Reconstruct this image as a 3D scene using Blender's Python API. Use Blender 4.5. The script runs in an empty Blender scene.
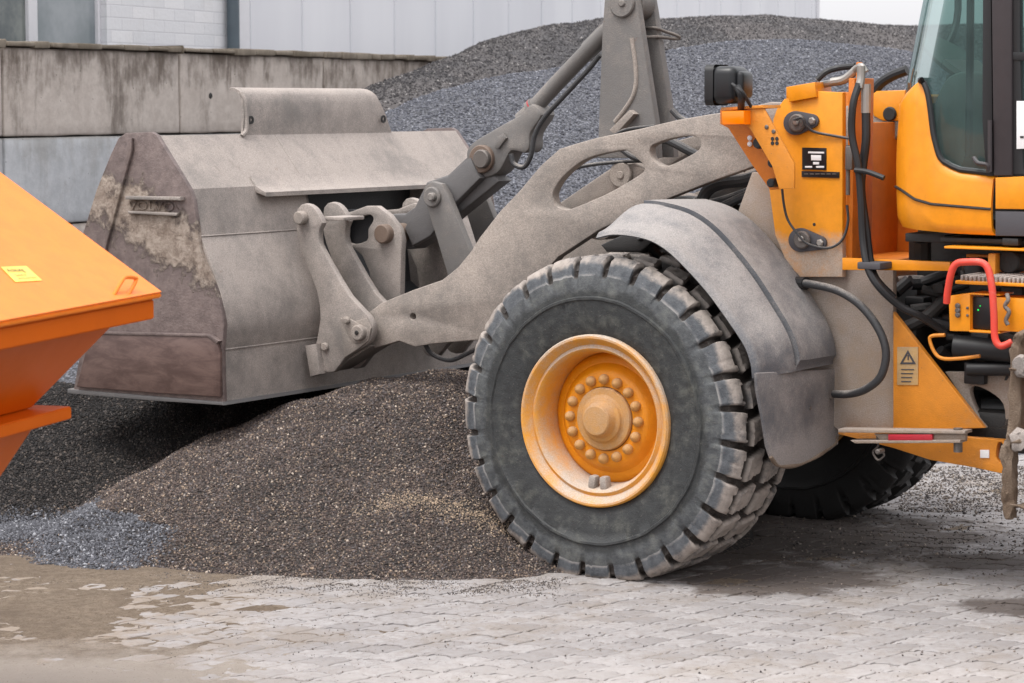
import bpy, bmesh, math, random
import numpy as np
from mathutils import Vector, Matrix, noise
R = math.radians
rng = np.random.default_rng(7); random.seed(7)
scn = bpy.context.scene
COL = scn.collection
# ------------------------------------------------------------------ camera model (metres)
FPX, YH, H, TH = 2400.0, 103.0, 2.12, R(34)
PIT = math.atan((341.5-YH)/FPX)
cam_d = bpy.data.cameras.new('camera'); cam = bpy.data.objects.new('camera', cam_d); COL.objects.link(cam)
cam.location = (0, 0, H); cam.rotation_euler = (math.pi/2-PIT, 0, 0)
cam_d.sensor_width = 36; cam_d.lens = FPX/1024*36; cam_d.clip_end = 3000; cam_d.clip_start = .1
cam_d.dof.use_dof = True; cam_d.dof.focus_distance = 11.0; cam_d.dof.aperture_fstop = 6.3
scn.camera = cam
CAM = Vector((0, 0, H))
def ray(px, py):
    x = (px-512)/FPX; y = (341.5-py)/FPX
    return Vector((x, math.cos(PIT)+y*math.sin(PIT), -math.sin(PIT)+y*math.cos(PIT)))
def proj(P):
    P = Vector(P)-CAM
    f = P.y*math.cos(PIT)-P.z*math.sin(PIT); u = P.y*math.sin(PIT)+P.z*math.cos(PIT)
    return 512+FPX*P.x/f, 341.5-FPX*u/f
def G(px, py, z=0.):
    d = ray(px, py); return CAM+d*((z-H)/d.z)
def AY(px, py, Y):
    d = ray(px, py); return CAM+d*(Y/d.y)
O = G(640, 583)
FV = Vector((-math.cos(TH), math.sin(TH), 0)); WV = Vector((math.sin(TH), math.cos(TH), 0))
def P(px, py, w):                       # point of the loader's own (forward, up) plane at width w
    d = ray(px, py); t = (O+WV*w-CAM).dot(WV)/d.dot(WV); q = CAM+d*t-O
    return q.dot(FV), q.z
def PF(px, py, f):                      # (width, up) on the plane forward = f
    d = ray(px, py); t = (O+FV*f-CAM).dot(FV)/d.dot(FV); q = CAM+d*t-O
    return q.dot(WV), q.z
def pp(l, w): return [P(x, y, w) for x, y in l]
def L3(f, w, z): return Vector((f, -w, z))              # loader-local coordinates
def LW(f, w, z): return O+FV*f+WV*w+Vector((0, 0, z))   # the same point in the world
def zat(f, w, py):                      # height at which (f,w) sits on pixel row py
    lo, hi = -1, 6
    for _ in range(40):
        m = (lo+hi)/2
        if proj(LW(f, w, m))[1] > py: lo = m
        else: hi = m
    return lo
# ------------------------------------------------------------------ materials
def s2l(c): return c/12.92 if c <= .04045 else ((c+.055)/1.055)**2.4
def rgb(r, g, b): return (s2l(r/255), s2l(g/255), s2l(b/255), 1)
class NT:
    def __init__(s, name):
        s.m = bpy.data.materials.new(name); s.m.use_nodes = True; s.t = s.m.node_tree
        s.b = s.t.nodes['Principled BSDF']; s.co = s.t.nodes.new('ShaderNodeTexCoord').outputs['Object']
    def n(s, typ, **kw):
        o = s.t.nodes.new('ShaderNode'+typ)
        for k, v in kw.items(): setattr(o, k, v)
        return o
    def link(s, a, b): s.t.links.new(a, b)
    def put(s, sock, v):
        if isinstance(v, bpy.types.NodeSocket): s.link(v, sock)
        else: sock.default_value = v
    def noise(s, scale, detail=6, rough=.6, co=None, stretch=None, dist=0):
        o = s.n('TexNoise'); o.inputs['Scale'].default_value = scale; o.inputs['Detail'].default_value = detail
        o.inputs['Roughness'].default_value = rough; o.inputs['Distortion'].default_value = dist
        c = co or s.co
        if stretch:
            mp = s.n('Mapping'); mp.inputs['Scale'].default_value = stretch; s.link(c, mp.inputs['Vector']); c = mp.outputs[0]
        s.link(c, o.inputs['Vector']); return o.outputs['Fac']
    def vor(s, scale, feature='F1', out='Distance', co=None, rnd=1):
        o = s.n('TexVoronoi', feature=feature); o.inputs['Scale'].default_value = scale; o.inputs['Randomness'].default_value = rnd
        s.link(co or s.co, o.inputs['Vector']); return o.outputs[out]
    def ramp(s, v, a, b, lo=0., hi=1.):
        o = s.n('MapRange', interpolation_type='SMOOTHSTEP'); s.put(o.inputs[0], v)
        for i, q in enumerate((a, b, lo, hi)): o.inputs[i+1].default_value = q
        return o.outputs[0]
    def math(s, op, a, b=0., c=0.):
        o = s.n('Math', operation=op); s.put(o.inputs[0], a); s.put(o.inputs[1], b); s.put(o.inputs[2], c); return o.outputs[0]
    def mix(s, f, a, b, blend='MIX'):
        o = s.n('Mix', data_type='RGBA', blend_type=blend); s.put(o.inputs[0], f); s.put(o.inputs[6], a); s.put(o.inputs[7], b); return o.outputs[2]
    def xyz(s, co=None):
        o = s.n('SeparateXYZ'); s.link(co or s.co, o.inputs[0]); return o.outputs
    def bump(s, h, strength=.3, dist=.01, nrm=None):
        o = s.n('Bump'); o.inputs['Strength'].default_value = strength; o.inputs['Distance'].default_value = dist
        s.link(h, o.inputs['Height'])
        if nrm: s.link(nrm, o.inputs['Normal'])
        return o.outputs[0]
    def out(s, col=None, rough=None, nrm=None, metal=None, spec=None):
        if col is not None: s.put(s.b.inputs['Base Color'], col)
        if rough is not None: s.put(s.b.inputs['Roughness'], rough)
        if nrm is not None: s.link(nrm, s.b.inputs['Normal'])
        if metal is not None: s.put(s.b.inputs['Metallic'], metal)
        if spec is not None: s.b.inputs['Specular IOR Level'].default_value = spec
        return s.m
DUST = rgb(166, 155, 148)
def dusty(name, base, dust=DUST, amt=.5, rough=.6, scratch=None, metal=0., grain=1., up=.3, low=None, wear=0.):
    """painted or bare steel with a coat of dried dust: heavier on upward faces, in blotches, fine spatter"""
    m = NT(name)
    geo = m.n('NewGeometry'); nz = m.xyz(geo.outputs['Normal'])[2]
    big = m.noise(2.6, 7, .62); mid = m.noise(14, 5, .65); fine = m.noise(170, 3, .7)
    f = m.math('ADD', m.math('MULTIPLY', big, .9), m.math('MULTIPLY', mid, .55))
    f = m.math('ADD', f, m.math('MULTIPLY', nz, up*.5))
    f = m.math('ADD', f, m.math('MULTIPLY', fine, .35))
    if low: f = m.math('ADD', f, m.ramp(m.xyz()[2], low[1], low[0], 0, low[2]))
    th = 1.12+ (0.5-amt)*1.1
    k = m.ramp(f, th-.3, th+.28)
    dcol = m.mix(m.ramp(fine, .3, .7), tuple(c*.80 for c in dust[:3])+(1,), tuple(min(1, c*1.12) for c in dust[:3])+(1,))
    dcol = m.mix(m.ramp(m.noise(70, 3, .7), .5, .72, 0, .22), dcol, tuple(c*.6 for c in dust[:3])+(1,))
    bcol = m.mix(m.ramp(mid, .3, .7, 0, .45), base, tuple(c*.72 for c in base[:3])+(1,))
    if scratch:
        sc = m.noise(7, 8, .75, stretch=(1, 1, 1), dist=1.2)
        bcol = m.mix(m.ramp(sc, .56, .66), bcol, scratch)
    col = m.mix(k, bcol, dcol)
    if wear:
        stk = m.noise(11, 7, .7, stretch=(1, 1, .16), dist=.3)
        col = m.mix(m.ramp(stk, .56, .78, 0, .42*wear), col, rgb(104, 92, 82))
        chip = m.noise(34, 6, .8, dist=.8)
        col = m.mix(m.math('MULTIPLY', m.ramp(chip, .63, .67), m.ramp(big, .45, .6, 0, .75*wear)), col, rgb(112, 78, 58))
        col = m.mix(m.math('MULTIPLY', m.ramp(m.vor(60), .10, .16, .8, 0), m.ramp(mid, .5, .62, 0, wear)), col, rgb(92, 84, 76))
        sc_ = m.noise(60, 4, .6, stretch=(1, 1, 9), dist=.1)
        col = m.mix(m.math('MULTIPLY', m.ramp(sc_, .66, .72), m.ramp(mid, .45, .6, 0, .5*wear)), col, rgb(196, 188, 180))
    rg = m.math('ADD', m.math('MULTIPLY', k, .9-rough), rough)
    nr = m.bump(m.math('ADD', m.math('MULTIPLY', fine, 1.), m.math('MULTIPLY', mid, .5)), .45*grain, .006)
    return m.out(col, rg, nr, metal if not metal else m.math('MULTIPLY', m.math('SUBTRACT', 1., k), metal))
M = {}
M['arm'] = dusty('dusty_grey_paint', rgb(118, 112, 107), rgb(165, 154, 145), .74, .62, wear=.8)
M['bucket'] = dusty('dusty_bucket_paint', rgb(114, 109, 105), rgb(165, 155, 148), .73, .62, up=.3, wear=.9)
M['crank'] = dusty('worn_grey_paint', rgb(108, 105, 103), rgb(158, 149, 141), .48, .55, wear=1.)
M['lever'] = dusty('bare_grey_casting', rgb(98, 96, 96), rgb(148, 138, 130), .38, .5, wear=1.)
M['recess'] = dusty('shaded_bare_steel', rgb(42, 43, 46), rgb(110, 102, 96), .12, .5)  # bare steel, shade under the eave and in the bracket painted in
M['rust'] = dusty('rusty_ring', rgb(112, 94, 82), rgb(142, 128, 116), .5, .6)
M['pin'] = dusty('steel_pin', rgb(105, 99, 95), rgb(150, 140, 131), .5, .45, metal=.4)
M['yellow'] = dusty('yellow_paint', rgb(236, 148, 26), rgb(196, 154, 110), .22, .34, grain=.3, wear=.25)
M['yellow_tower'] = dusty('yellow_paint_tower', rgb(238, 152, 28), rgb(180, 162, 146), .12, .4, grain=.4, low=(1.45, 1.66, .8), wear=.3)
M['yellow_dirty'] = dusty('dusty_yellow_paint', rgb(216, 136, 36), rgb(172, 146, 122), .46, .5, wear=.6)
M['orange_shaded_dirty'] = dusty('shaded_dusty_yellow_paint', rgb(208, 116, 26), rgb(160, 126, 98), .2, .5, wear=.5)  # yellow paint darkened in place of shade on turned-away faces, plus dust
M['frame'] = dusty('dusty_frame_paint', rgb(150, 128, 106), rgb(158, 146, 137), .75, .65, wear=.6)
M['rim'] = dusty('rim_yellow', rgb(220, 150, 42), rgb(186, 172, 158), .64, .75, up=.5, wear=.25)
M['rim_disc'] = dusty('rim_disc_yellow', rgb(230, 144, 8), rgb(176, 126, 70), .2, .42, up=.5)
M['hub'] = dusty('hub_dusty_yellow', rgb(196, 140, 66), rgb(176, 144, 112), .66, .75, wear=.3)
M['fender'] = dusty('dusty_black_plastic', rgb(84, 86, 91), rgb(152, 147, 144), .50, .5, grain=.8, up=.9, wear=.4)
M['flap'] = dusty('dusty_rubber_flap', rgb(84, 86, 91), rgb(148, 142, 139), .66, .5, grain=1., low=(.50, .76, .5), wear=.5)
M['mud'] = dusty('dried_mud', rgb(112, 94, 78), rgb(150, 134, 118), .55, .9, grain=3)
M['hose_dusty'] = dusty('dusty_hose', rgb(52, 52, 54), rgb(150, 143, 137), .34, .5, up=.9)
def plain(name, col, rough=.5, metal=0., bumps=0., spec=None, var=.25, vs=9):
    m = NT(name); nn = m.noise(vs, 5, .6)
    c = m.mix(m.ramp(nn, .3, .7, 0, var), col, tuple(x*.55 for x in col[:3])+(1,))
    return m.out(c, m.math('ADD', m.math('MULTIPLY', nn, .15), rough-.07), m.bump(m.noise(90, 3), bumps, .004) if bumps else None, metal, spec)
M['black'] = plain('black_rubber', rgb(28, 28, 30), .5)
M['black_gloss'] = plain('black_plastic_gloss', rgb(22, 23, 26), .38)
M['charcoal'] = dusty('charcoal_frame', rgb(58, 52, 54), rgb(120, 110, 106), .12, .45, grain=.3)
M['dark'] = dusty('oily_dark_steel', rgb(34, 32, 31), rgb(96, 86, 78), .22, .55)
M['grey_plastic'] = plain('dark_grey_panel', rgb(74, 72, 76), .6, bumps=.1)
M['silver'] = plain('galvanised_fitting', rgb(170, 166, 160), .4, .7)
M['white'] = plain('white_sheet', rgb(232, 230, 230), .5, var=.08)
M['red'] = dusty('red_handrail', rgb(222, 70, 54), rgb(218, 170, 156), .42, .5, grain=.3)
M['redlock'] = dusty('red_lock_bar', rgb(176, 32, 48), rgb(176, 154, 142), .42, .5)
M['sticker'] = plain('yellow_sticker', rgb(250, 210, 90), .45, var=.08)
M['ink'] = plain('black_ink', rgb(30, 28, 26), .5, var=0)
M['skip'] = plain('orange_skip_paint', rgb(238, 122, 16), .42, spec=.3, var=.10, vs=3)
M['skip'] = dusty('orange_skip_paint', rgb(241, 127, 14), rgb(206, 140, 84), -.02, .42, grain=.2, up=.2)
M['skip_body'] = plain('orange_skip_shaded_paint', rgb(212, 98, 6), .5, spec=.15, var=.15, vs=4)  # same orange darkened, shade of the inward-sloping sides put into the colour
M['lens'] = plain('amber_lens', rgb(255, 128, 0), .2, var=.05)
M['seat'] = plain('seat_fabric', rgb(96, 100, 96), .8, bumps=.2)
def mk():
    m = NT('green_tinted_glass')
    tr = m.n('BsdfTransparent'); tr.inputs[0].default_value = (.44, .58, .56, 1)
    gl = m.n('BsdfGlossy'); gl.inputs[0].default_value = (.85, .95, .95, 1); gl.inputs['Roughness'].default_value = .03
    fr = m.n('Fresnel'); fr.inputs[0].default_value = 1.5
    df = m.n('BsdfDiffuse'); df.inputs[0].default_value = rgb(122, 148, 146)
    a = m.n('MixShader'); m.link(m.math('MULTIPLY', m.ramp(m.noise(3, 4), .3, .7, .08, .2), 1.), a.inputs[0]); m.link(tr.outputs[0], a.inputs[1]); m.link(df.outputs[0], a.inputs[2])
    b = m.n('MixShader'); m.link(m.math('MULTIPLY', fr.outputs[0], .45), b.inputs[0]); m.link(a.outputs[0], b.inputs[1]); m.link(gl.outputs[0], b.inputs[2])
    m.link(b.outputs[0], m.t.nodes['Material Output'].inputs[0]); return m.m
M['glass'] = mk()
def mk():       # tyre: dark rubber, scuffed pale shoulder, grey-green dried smears, dust on the tread
    m = NT('worn_tyre_rubber'); at = m.n('Attribute', attribute_name='zone').outputs['Fac']   # 0 sidewall, 1 tread
    rd = m.n('Attribute', attribute_name='rad').outputs['Fac']
    big = m.noise(5, 7, .65); mid = m.noise(22, 6, .7); fine = m.noise(120, 3, .7); sm = m.noise(11, 8, .8, dist=.35)
    c = m.mix(m.ramp(mid, .3, .7), rgb(40, 42, 43), rgb(54, 56, 57))
    outer = m.mix(m.ramp(mid, .3, .7), rgb(60, 63, 66), rgb(92, 95, 97))
    c = m.mix(m.ramp(m.math('ADD', rd, m.math('MULTIPLY', m.math('SUBTRACT', big, .5), .16)), .575, .605, 0, .8), c, outer)
    c = m.mix(m.ramp(m.math('ADD', m.math('MULTIPLY', sm, .5), m.math('ADD', m.math('MULTIPLY', big, .5), m.math('MULTIPLY', mid, .25))), .60, .82, 0, .38), c, rgb(118, 118, 108))
    t = m.mix(m.ramp(mid, .3, .7), rgb(62, 66, 71), rgb(94, 97, 101))
    top = m.mix(m.ramp(mid, .3, .7), rgb(136, 127, 120), rgb(164, 154, 146))
    t = m.mix(m.math('MULTIPLY', m.ramp(m.math('ADD', at, m.math('MULTIPLY', m.math('SUBTRACT', big, .5), .5)), .86, 1.0), m.ramp(m.math('ADD', mid, m.math('MULTIPLY', big, .6)), .55, .8, .35, 1)), t, top)
    c = m.mix(m.ramp(at, .35, .6), c, t)
    c = m.mix(m.math('MULTIPLY', m.ramp(m.math('ABSOLUTE', m.math('SUBTRACT', at, .55)), .03, .13, .5, 0), m.ramp(big, .4, .6)), c, rgb(176, 172, 168))
    gr = m.n('Attribute', attribute_name='groove').outputs['Fac']
    c = m.mix(m.ramp(gr, .15, .6), c, rgb(44, 38, 34))
    c = m.mix(m.ramp(fine, .62, .8, 0, .5), c, rgb(160, 152, 142))
    return m.out(c, m.ramp(mid, .2, .8, .5, .8), m.bump(m.math('ADD', fine, m.math('MULTIPLY', mid, 1.5)), .4, .006))
M['tyre'] = mk()
def mk():       # bucket side: bare dark worn steel with crusted mud in a band
    m = NT('worn_steel_with_mud'); x, y, z = m.xyz()
    a = m.noise(4, 8, .7, dist=.2); b = m.noise(16, 8, .8, dist=.1); fine = m.noise(90, 4, .7)
    steel = m.mix(m.ramp(b, .3, .7), rgb(92, 80, 78), rgb(126, 112, 108))
    steel = m.mix(m.ramp(m.noise(6, 6, .7, stretch=(1, 1, 6)), .6, .75, 0, .6), steel, rgb(150, 138, 132))
    band = m.math('SUBTRACT', 1., m.math('ABSOLUTE', m.math('MULTIPLY', m.math('SUBTRACT', m.math('ADD', z, m.math('MULTIPLY', x, -.42)), .30), 2.7)))
    k = m.ramp(m.math('ADD', m.math('MULTIPLY', band, .55), m.math('ADD', m.math('MULTIPLY', a, .7), m.math('MULTIPLY', b, .5))), .88, 1.0)
    mudc = m.mix(m.ramp(b, .35, .65), rgb(128, 112, 100), rgb(176, 162, 150))
    return m.out(m.mix(k, steel, mudc), m.math('ADD', .5, m.math('MULTIPLY', k, .4)), m.bump(m.math('ADD', m.math('MULTIPLY', m.math('MULTIPLY', k, b), 2.), m.math('MULTIPLY', fine, .2)), .8, .02), m.math('MULTIPLY', m.math('SUBTRACT', 1., k), .25))
M['cheek'] = mk()
def mk():
    m = NT('worn_brown_steel'); b = m.noise(5, 8, .7, stretch=(1, 1, 3), dist=.5)
    c = m.mix(m.ramp(b, .35, .68), rgb(84, 66, 62), rgb(112, 92, 86))
    return m.out(c, .42, m.bump(m.noise(60, 4), .2, .004), .35)
M['wear'] = mk()
def conc(name, c1, c2, dark, streak=1.):
    m = NT(name); x, y, z = m.xyz(); r = m.n('ObjectInfo').outputs['Random']
    oi = m.n('ObjectInfo'); ofs = m.n('VectorMath', operation='ADD'); m.link(m.co, ofs.inputs[0]); sc_ = m.n('VectorMath', operation='SCALE'); m.link(oi.outputs['Location'], sc_.inputs[0]); sc_.inputs['Scale'].default_value = 3.7; m.link(sc_.outputs[0], ofs.inputs[1]); m.co = ofs.outputs[0]
    a = m.noise(1.6, 8, .7); b = m.noise(9, 7, .7); fine = m.noise(80, 4, .7)
    st = m.noise(4, 8, .7, stretch=(1, 1, .3), dist=.4); st2 = m.noise(14, 7, .7, stretch=(1, 1, .12), dist=.2)
    c = m.mix(m.ramp(b, .3, .7), c1, c2)
    top = m.ramp(m.xyz(m.n('TexCoord').outputs['Object'])[2], -.2, .31, -.03, .11)
    k = m.ramp(m.math('ADD', m.math('ADD', m.math('ADD', m.math('MULTIPLY', st, .7), m.math('MULTIPLY', st2, .25)), m.math('MULTIPLY', a, .65)), top), .80, 1.04, 0, .8*streak)
    c = m.mix(k, c, dark)
    c = m.mix(m.ramp(a, .55, .75, 0, .5), c, tuple(q*.72 for q in c1[:3])+(1,))
    edge = m.ramp(m.math('ABSOLUTE', m.xyz(m.n('TexCoord').outputs['Object'])[2]), .285, .312, 0, .6)
    c = m.mix(edge, c, dark)
    vo = m.ramp(m.vor(14), .04, .09, 1, 0)
    c = m.mix(m.math('MULTIPLY', vo, m.ramp(b, .5, .6)), c, rgb(60, 54, 48))
    return m.out(c, .9, m.bump(m.math('ADD', m.math('MULTIPLY', fine, .5), m.math('SUBTRACT', b, vo)), .4, .012))
M['concrete'] = conc('streaked_concrete', rgb(180, 169, 160), rgb(200, 190, 181), rgb(96, 84, 74), 1.15)
M['concrete_blue'] = conc('clean_grey_concrete', rgb(178, 180, 182), rgb(196, 197, 199), rgb(132, 126, 116), .6)
M['cap'] = conc('mossy_cap', rgb(160, 148, 134), rgb(182, 172, 158), rgb(104, 94, 80), 1.2)
def mk():
    m = NT('grey_panel_cladding'); a = m.noise(1.2, 5, .5, stretch=(1, 1, .2)); x = m.xyz()[0]
    pan = m.math('FRACT', m.math('MULTIPLY', m.math('FLOOR', m.math('DIVIDE', x, 1.036)), .377))
    c = m.mix(m.ramp(a, .3, .7), rgb(216, 217, 222), rgb(226, 227, 231))
    c = m.mix(m.math('MULTIPLY', pan, .12), c, rgb(186, 186, 194))
    return m.out(c, .45)
M['clad'] = mk()
def mk():
    m = NT('white_painted_brick')
    mp = m.n('Mapping'); mp.inputs['Rotation'].default_value = (R(90), 0, 0); m.link(m.co, mp.inputs['Vector'])
    br = m.n('TexBrick'); m.link(mp.outputs[0], br.inputs['Vector']); br.inputs['Scale'].default_value = 1
    br.inputs['Brick Width'].default_value = .34; br.inputs['Row Height'].default_value = .1; br.inputs['Mortar Size'].default_value = .006; br.inputs['Mortar Smooth'].default_value = .4
    br.inputs['Color1'].default_value = rgb(226, 226, 228); br.inputs['Color2'].default_value = rgb(216, 217, 220); br.inputs['Mortar'].default_value = rgb(208, 208, 212)
    c = m.mix(m.ramp(m.noise(2, 6), .5, .7, 0, .2), br.outputs['Color'], rgb(180, 176, 170))
    return m.out(c, .8, m.bump(m.math('SUBTRACT', m.noise(30, 4), m.math('MULTIPLY', br.outputs['Fac'], .8)), .35, .01))
M['brick'] = mk()
def mk():
    m = NT('window_glass_reflecting_sky'); c = m.mix(m.ramp(m.noise(1.3, 6, .6), .35, .65), rgb(110, 120, 124), rgb(146, 152, 156))
    return m.out(c, .12, spec=.8)
M['winglass'] = mk()
def mk():
    m = NT('darker_window_glass'); c = m.mix(m.ramp(m.noise(3, 6, .6), .4, .65), rgb(66, 76, 78), rgb(110, 116, 112))
    return m.out(c, .15, spec=.8)
M['winglass_dark'] = mk()
M['pipe'] = plain('slate_grey_downpipe', rgb(84, 96, 104), .45)
M['trim'] = plain('white_trim', rgb(222, 222, 226), .5, var=.1)
def mk():       # grains take their own colour
    m = NT('gravel_grain'); at = m.n('Attribute', attribute_name='gcol').outputs['Color']
    return m.out(at, .8)
M['grain'] = mk()
def gravelbed(name, cols, scale, tint=None):
    m = NT(name); v = m.n('TexVoronoi'); v.inputs['Scale'].default_value = scale; m.link(m.co, v.inputs['Vector'])
    s = m.xyz(v.outputs['Color'])[0]
    c = m.mix(m.ramp(s, .1, .45), cols[0], cols[1]); c = m.mix(m.ramp(s, .55, .9), c, cols[2])
    c = m.mix(m.ramp(v.outputs['Distance'], .35, .7, 0, .8), c, tuple(q*.3 for q in cols[0][:3])+(1,))
    big = m.noise(.8, 5, .6)
    if tint: c = m.mix(m.ramp(big, .42, .62, 0, .5), c, tint)
    return m.out(c, .85, m.bump(m.math('SUBTRACT', 1., v.outputs['Distance']), .8, .6/scale))
M['bed_near'] = gravelbed('brown_gravel_bed', [rgb(38, 34, 34), rgb(62, 56, 52), rgb(92, 82, 74)], 75)
M['bed_dark'] = gravelbed('dark_gravel_bed', [rgb(66, 64, 66), rgb(82, 80, 82), rgb(104, 101, 101)], 56, rgb(100, 94, 92))
M['bed_blue'] = gravelbed('blue_grey_gravel_bed', [rgb(78, 79, 85), rgb(94, 95, 102), rgb(112, 113, 120)], 60)
def mk():       # interlocking pavers half hidden by sand and grit
    m = NT('interlocking_pavers_with_sand')
    mp = m.n('Mapping'); mp.inputs['Rotation'].default_value = (0, 0, R(13)); m.link(m.co, mp.inputs['Vector'])
    X, Y, Z = m.xyz(mp.outputs[0])
    RH, BL = .112, .165
    def tri(v, per, ph=0.):
        return m.math('PINGPONG', m.math('ADD', m.math('DIVIDE', v, per), ph), .5)
    u = m.math('SUBTRACT', X, m.math('ADD', m.math('MULTIPLY', Y, .35), m.math('MULTIPLY', m.math('SUBTRACT', m.ramp(m.math('FRACT', m.math('DIVIDE', Y, RH)), .25, .75), .5), .055)))
    v = m.math('ADD', Y, m.math('MULTIPLY', m.math('SUBTRACT', m.ramp(m.math('PINGPONG', m.math('DIVIDE', X, BL/2), 1.), .3, .7), .5), .024))
    cb = m.n('CombineXYZ'); m.link(u, cb.inputs[0]); m.link(v, cb.inputs[1])
    wob = m.noise(14, 2, .5, co=cb.outputs[0]); 
    br = m.n('TexBrick'); m.link(cb.outputs[0], br.inputs['Vector']); br.inputs['Scale'].default_value = 1; br.offset = .5
    br.inputs['Brick Width'].default_value = BL; br.inputs['Row Height'].default_value = RH; br.inputs['Mortar Size'].default_value = .006
    br.inputs['Mortar Smooth'].default_value = .5; br.inputs['Color1'].default_value = (0, 0, 0, 1); br.inputs['Color2'].default_value = (1, 1, 1, 1)
    joint = br.outputs['Fac']; rnd = m.xyz(br.outputs['Color'])[0]
    a = m.noise(1.5, 7, .62); b = m.noise(6, 7, .7, dist=.4); fine = m.noise(95, 4, .8); mid = m.noise(30, 5, .7)
    st = m.noise(3.0, 6, .65, stretch=(.75, 1.7, 1), dist=.4)
    stone = m.mix(m.math('MULTIPLY', rnd, .8), rgb(164, 159, 157), rgb(196, 191, 189))
    stone = m.mix(m.ramp(mid, .35, .7, 0, .6), stone, rgb(164, 154, 148))
    wx, wy, wz = m.xyz()
    # sand lies thick on the left, thin towards the right
    side = m.ramp(wx, -2.0, .2, .22, -.04)
    k0 = m.math('ADD', m.math('ADD', m.math('MULTIPLY', st, .75), m.math('MULTIPLY', b, .35)), side)
    k0 = m.math('ADD', k0, m.math('MULTIPLY', m.math('SUBTRACT', rnd, .5), .20))
    k0 = m.math('ADD', k0, m.math('MULTIPLY', joint, .12))
    sand = m.ramp(k0, .55, .61)
    sandc = m.mix(m.ramp(fine, .35, .65), rgb(118, 104, 88), rgb(160, 145, 128))
    sandc = m.mix(m.ramp(a, .4, .65, 0, .5), sandc, rgb(112, 99, 82))
    sandc = m.mix(m.ramp(m.math('ADD', wy, m.math('MULTIPLY', b, .8)), 9.7, 9.2, 0, .8), sandc, rgb(196, 188, 180))
    c = m.mix(m.math('MULTIPLY', joint, m.ramp(b, .3, .6, .35, .95)), stone, rgb(126, 116, 106))
    c = m.mix(m.math('MULTIPLY', sand, .93), c, sandc)
    # damp dirt patches
    def spot(cx, cy, rx, ry):
        dx = m.math('DIVIDE', m.math('SUBTRACT', wx, cx), rx); dy = m.math('DIVIDE', m.math('SUBTRACT', wy, cy), ry)
        return m.math('SUBTRACT', 1., m.math('SQRT', m.math('ADD', m.math('MULTIPLY', dx, dx), m.math('MULTIPLY', dy, dy))))
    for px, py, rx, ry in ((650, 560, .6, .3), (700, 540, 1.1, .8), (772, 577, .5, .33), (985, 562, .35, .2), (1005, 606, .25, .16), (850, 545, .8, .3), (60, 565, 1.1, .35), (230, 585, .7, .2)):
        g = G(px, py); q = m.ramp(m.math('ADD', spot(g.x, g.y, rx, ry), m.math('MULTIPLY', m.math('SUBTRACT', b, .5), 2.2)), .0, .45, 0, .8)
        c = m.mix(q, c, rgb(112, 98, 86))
    grit = m.math('MULTIPLY', m.ramp(m.vor(55), .16, .22, 1, 0), m.ramp(m.noise(5, 4), .45, .6))
    c = m.mix(m.math('MULTIPLY', grit, .65), c, rgb(96, 90, 88))
    c = m.mix(m.ramp(fine, .6, .8, 0, .35), c, rgb(120, 108, 98))
    h = m.math('SUBTRACT', m.math('MULTIPLY', fine, .25), m.math('MULTIPLY', m.math('MULTIPLY', joint, m.math('SUBTRACT', 1., sand)), 1.1))
    h = m.math('ADD', h, m.math('MULTIPLY', sand, .6))
    return m.out(c, .88, m.bump(h, .6, .008))
M['paving'] = mk()
M['ground'] = plain('low_bounce_ground', rgb(76, 74, 72), .95, bumps=.5, vs=2)  # tone made up: unseen foreground kept dark to limit bounced light
M['tyre_shaded'] = dusty('shaded_tyre_rubber', rgb(34, 33, 33), rgb(84, 78, 72), .25, .6, grain=1.)  # far tyre: rubber colour darkened in place of shade beneath the machine
# ------------------------------------------------------------------ mesh helpers
def obj(name, me, mat, parent=None, smooth=35, label=None):
    if isinstance(me, bmesh.types.BMesh):
        b = me; me = bpy.data.meshes.new(name); b.to_mesh(me); b.free()
    if isinstance(me, (list, tuple)): me = join(me)
    me.name = name; me.materials.clear(); me.materials.append(M[mat] if isinstance(mat, str) else mat)
    me.polygons.foreach_set('material_index', [0]*len(me.polygons))
    me.shade_smooth()
    if smooth < 180: me.set_sharp_from_angle(angle=R(smooth))
    o = bpy.data.objects.new(name, me); COL.objects.link(o)
    if parent: o.parent = parent
    if label: o['label'] = label
    return o
def join(ms):
    b = bmesh.new()
    for m in ms:
        b.from_mesh(m); bpy.data.meshes.remove(m)
    me = bpy.data.meshes.new('j'); b.to_mesh(me); b.free(); return me
def curve_mesh(cu):
    o = bpy.data.objects.new('tmp', cu); COL.objects.link(o)
    dg = bpy.context.evaluated_depsgraph_get(); me = bpy.data.meshes.new_from_object(o.evaluated_get(dg))
    bpy.data.objects.remove(o); bpy.data.curves.remove(cu)
    b = bmesh.new(); b.from_mesh(me); bmesh.ops.remove_doubles(b, verts=b.verts, dist=1e-5); b.to_mesh(me); b.free()
    return me
def smooth_loop(pts, n=3):
    out = []; N = len(pts)
    for i in range(N):
        p0, p1, p2, p3 = (Vector(pts[(i+k-1) % N]) for k in range(4))
        for j in range(n):
            t = j/n; out.append(tuple(.5*((2*p1)+(p2-p0)*t+(2*p0-5*p1+4*p2-p3)*t*t+(3*p1-p0-3*p2+p3)*t**3)))
    return out
def extr(pts, mat4, t, bev=.004, holes=()):
    """outline in the frame's xy plane, thickness t centred on it, rounded edges"""
    cu = bpy.data.curves.new('c', 'CURVE'); cu.dimensions = '2D'; cu.fill_mode = 'BOTH'
    bev = min(bev, t*.45); cu.extrude = t/2-bev; cu.bevel_depth = bev; cu.bevel_resolution = 1; cu.offset = -bev
    for loop in [pts]+list(holes):
        s = cu.splines.new('POLY'); s.points.add(len(loop)-1); s.use_cyclic_u = True
        for i, q in enumerate(loop): s.points[i].co = (q[0], q[1], 0, 1)
    me = curve_mesh(cu); me.transform(mat4); return me
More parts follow.
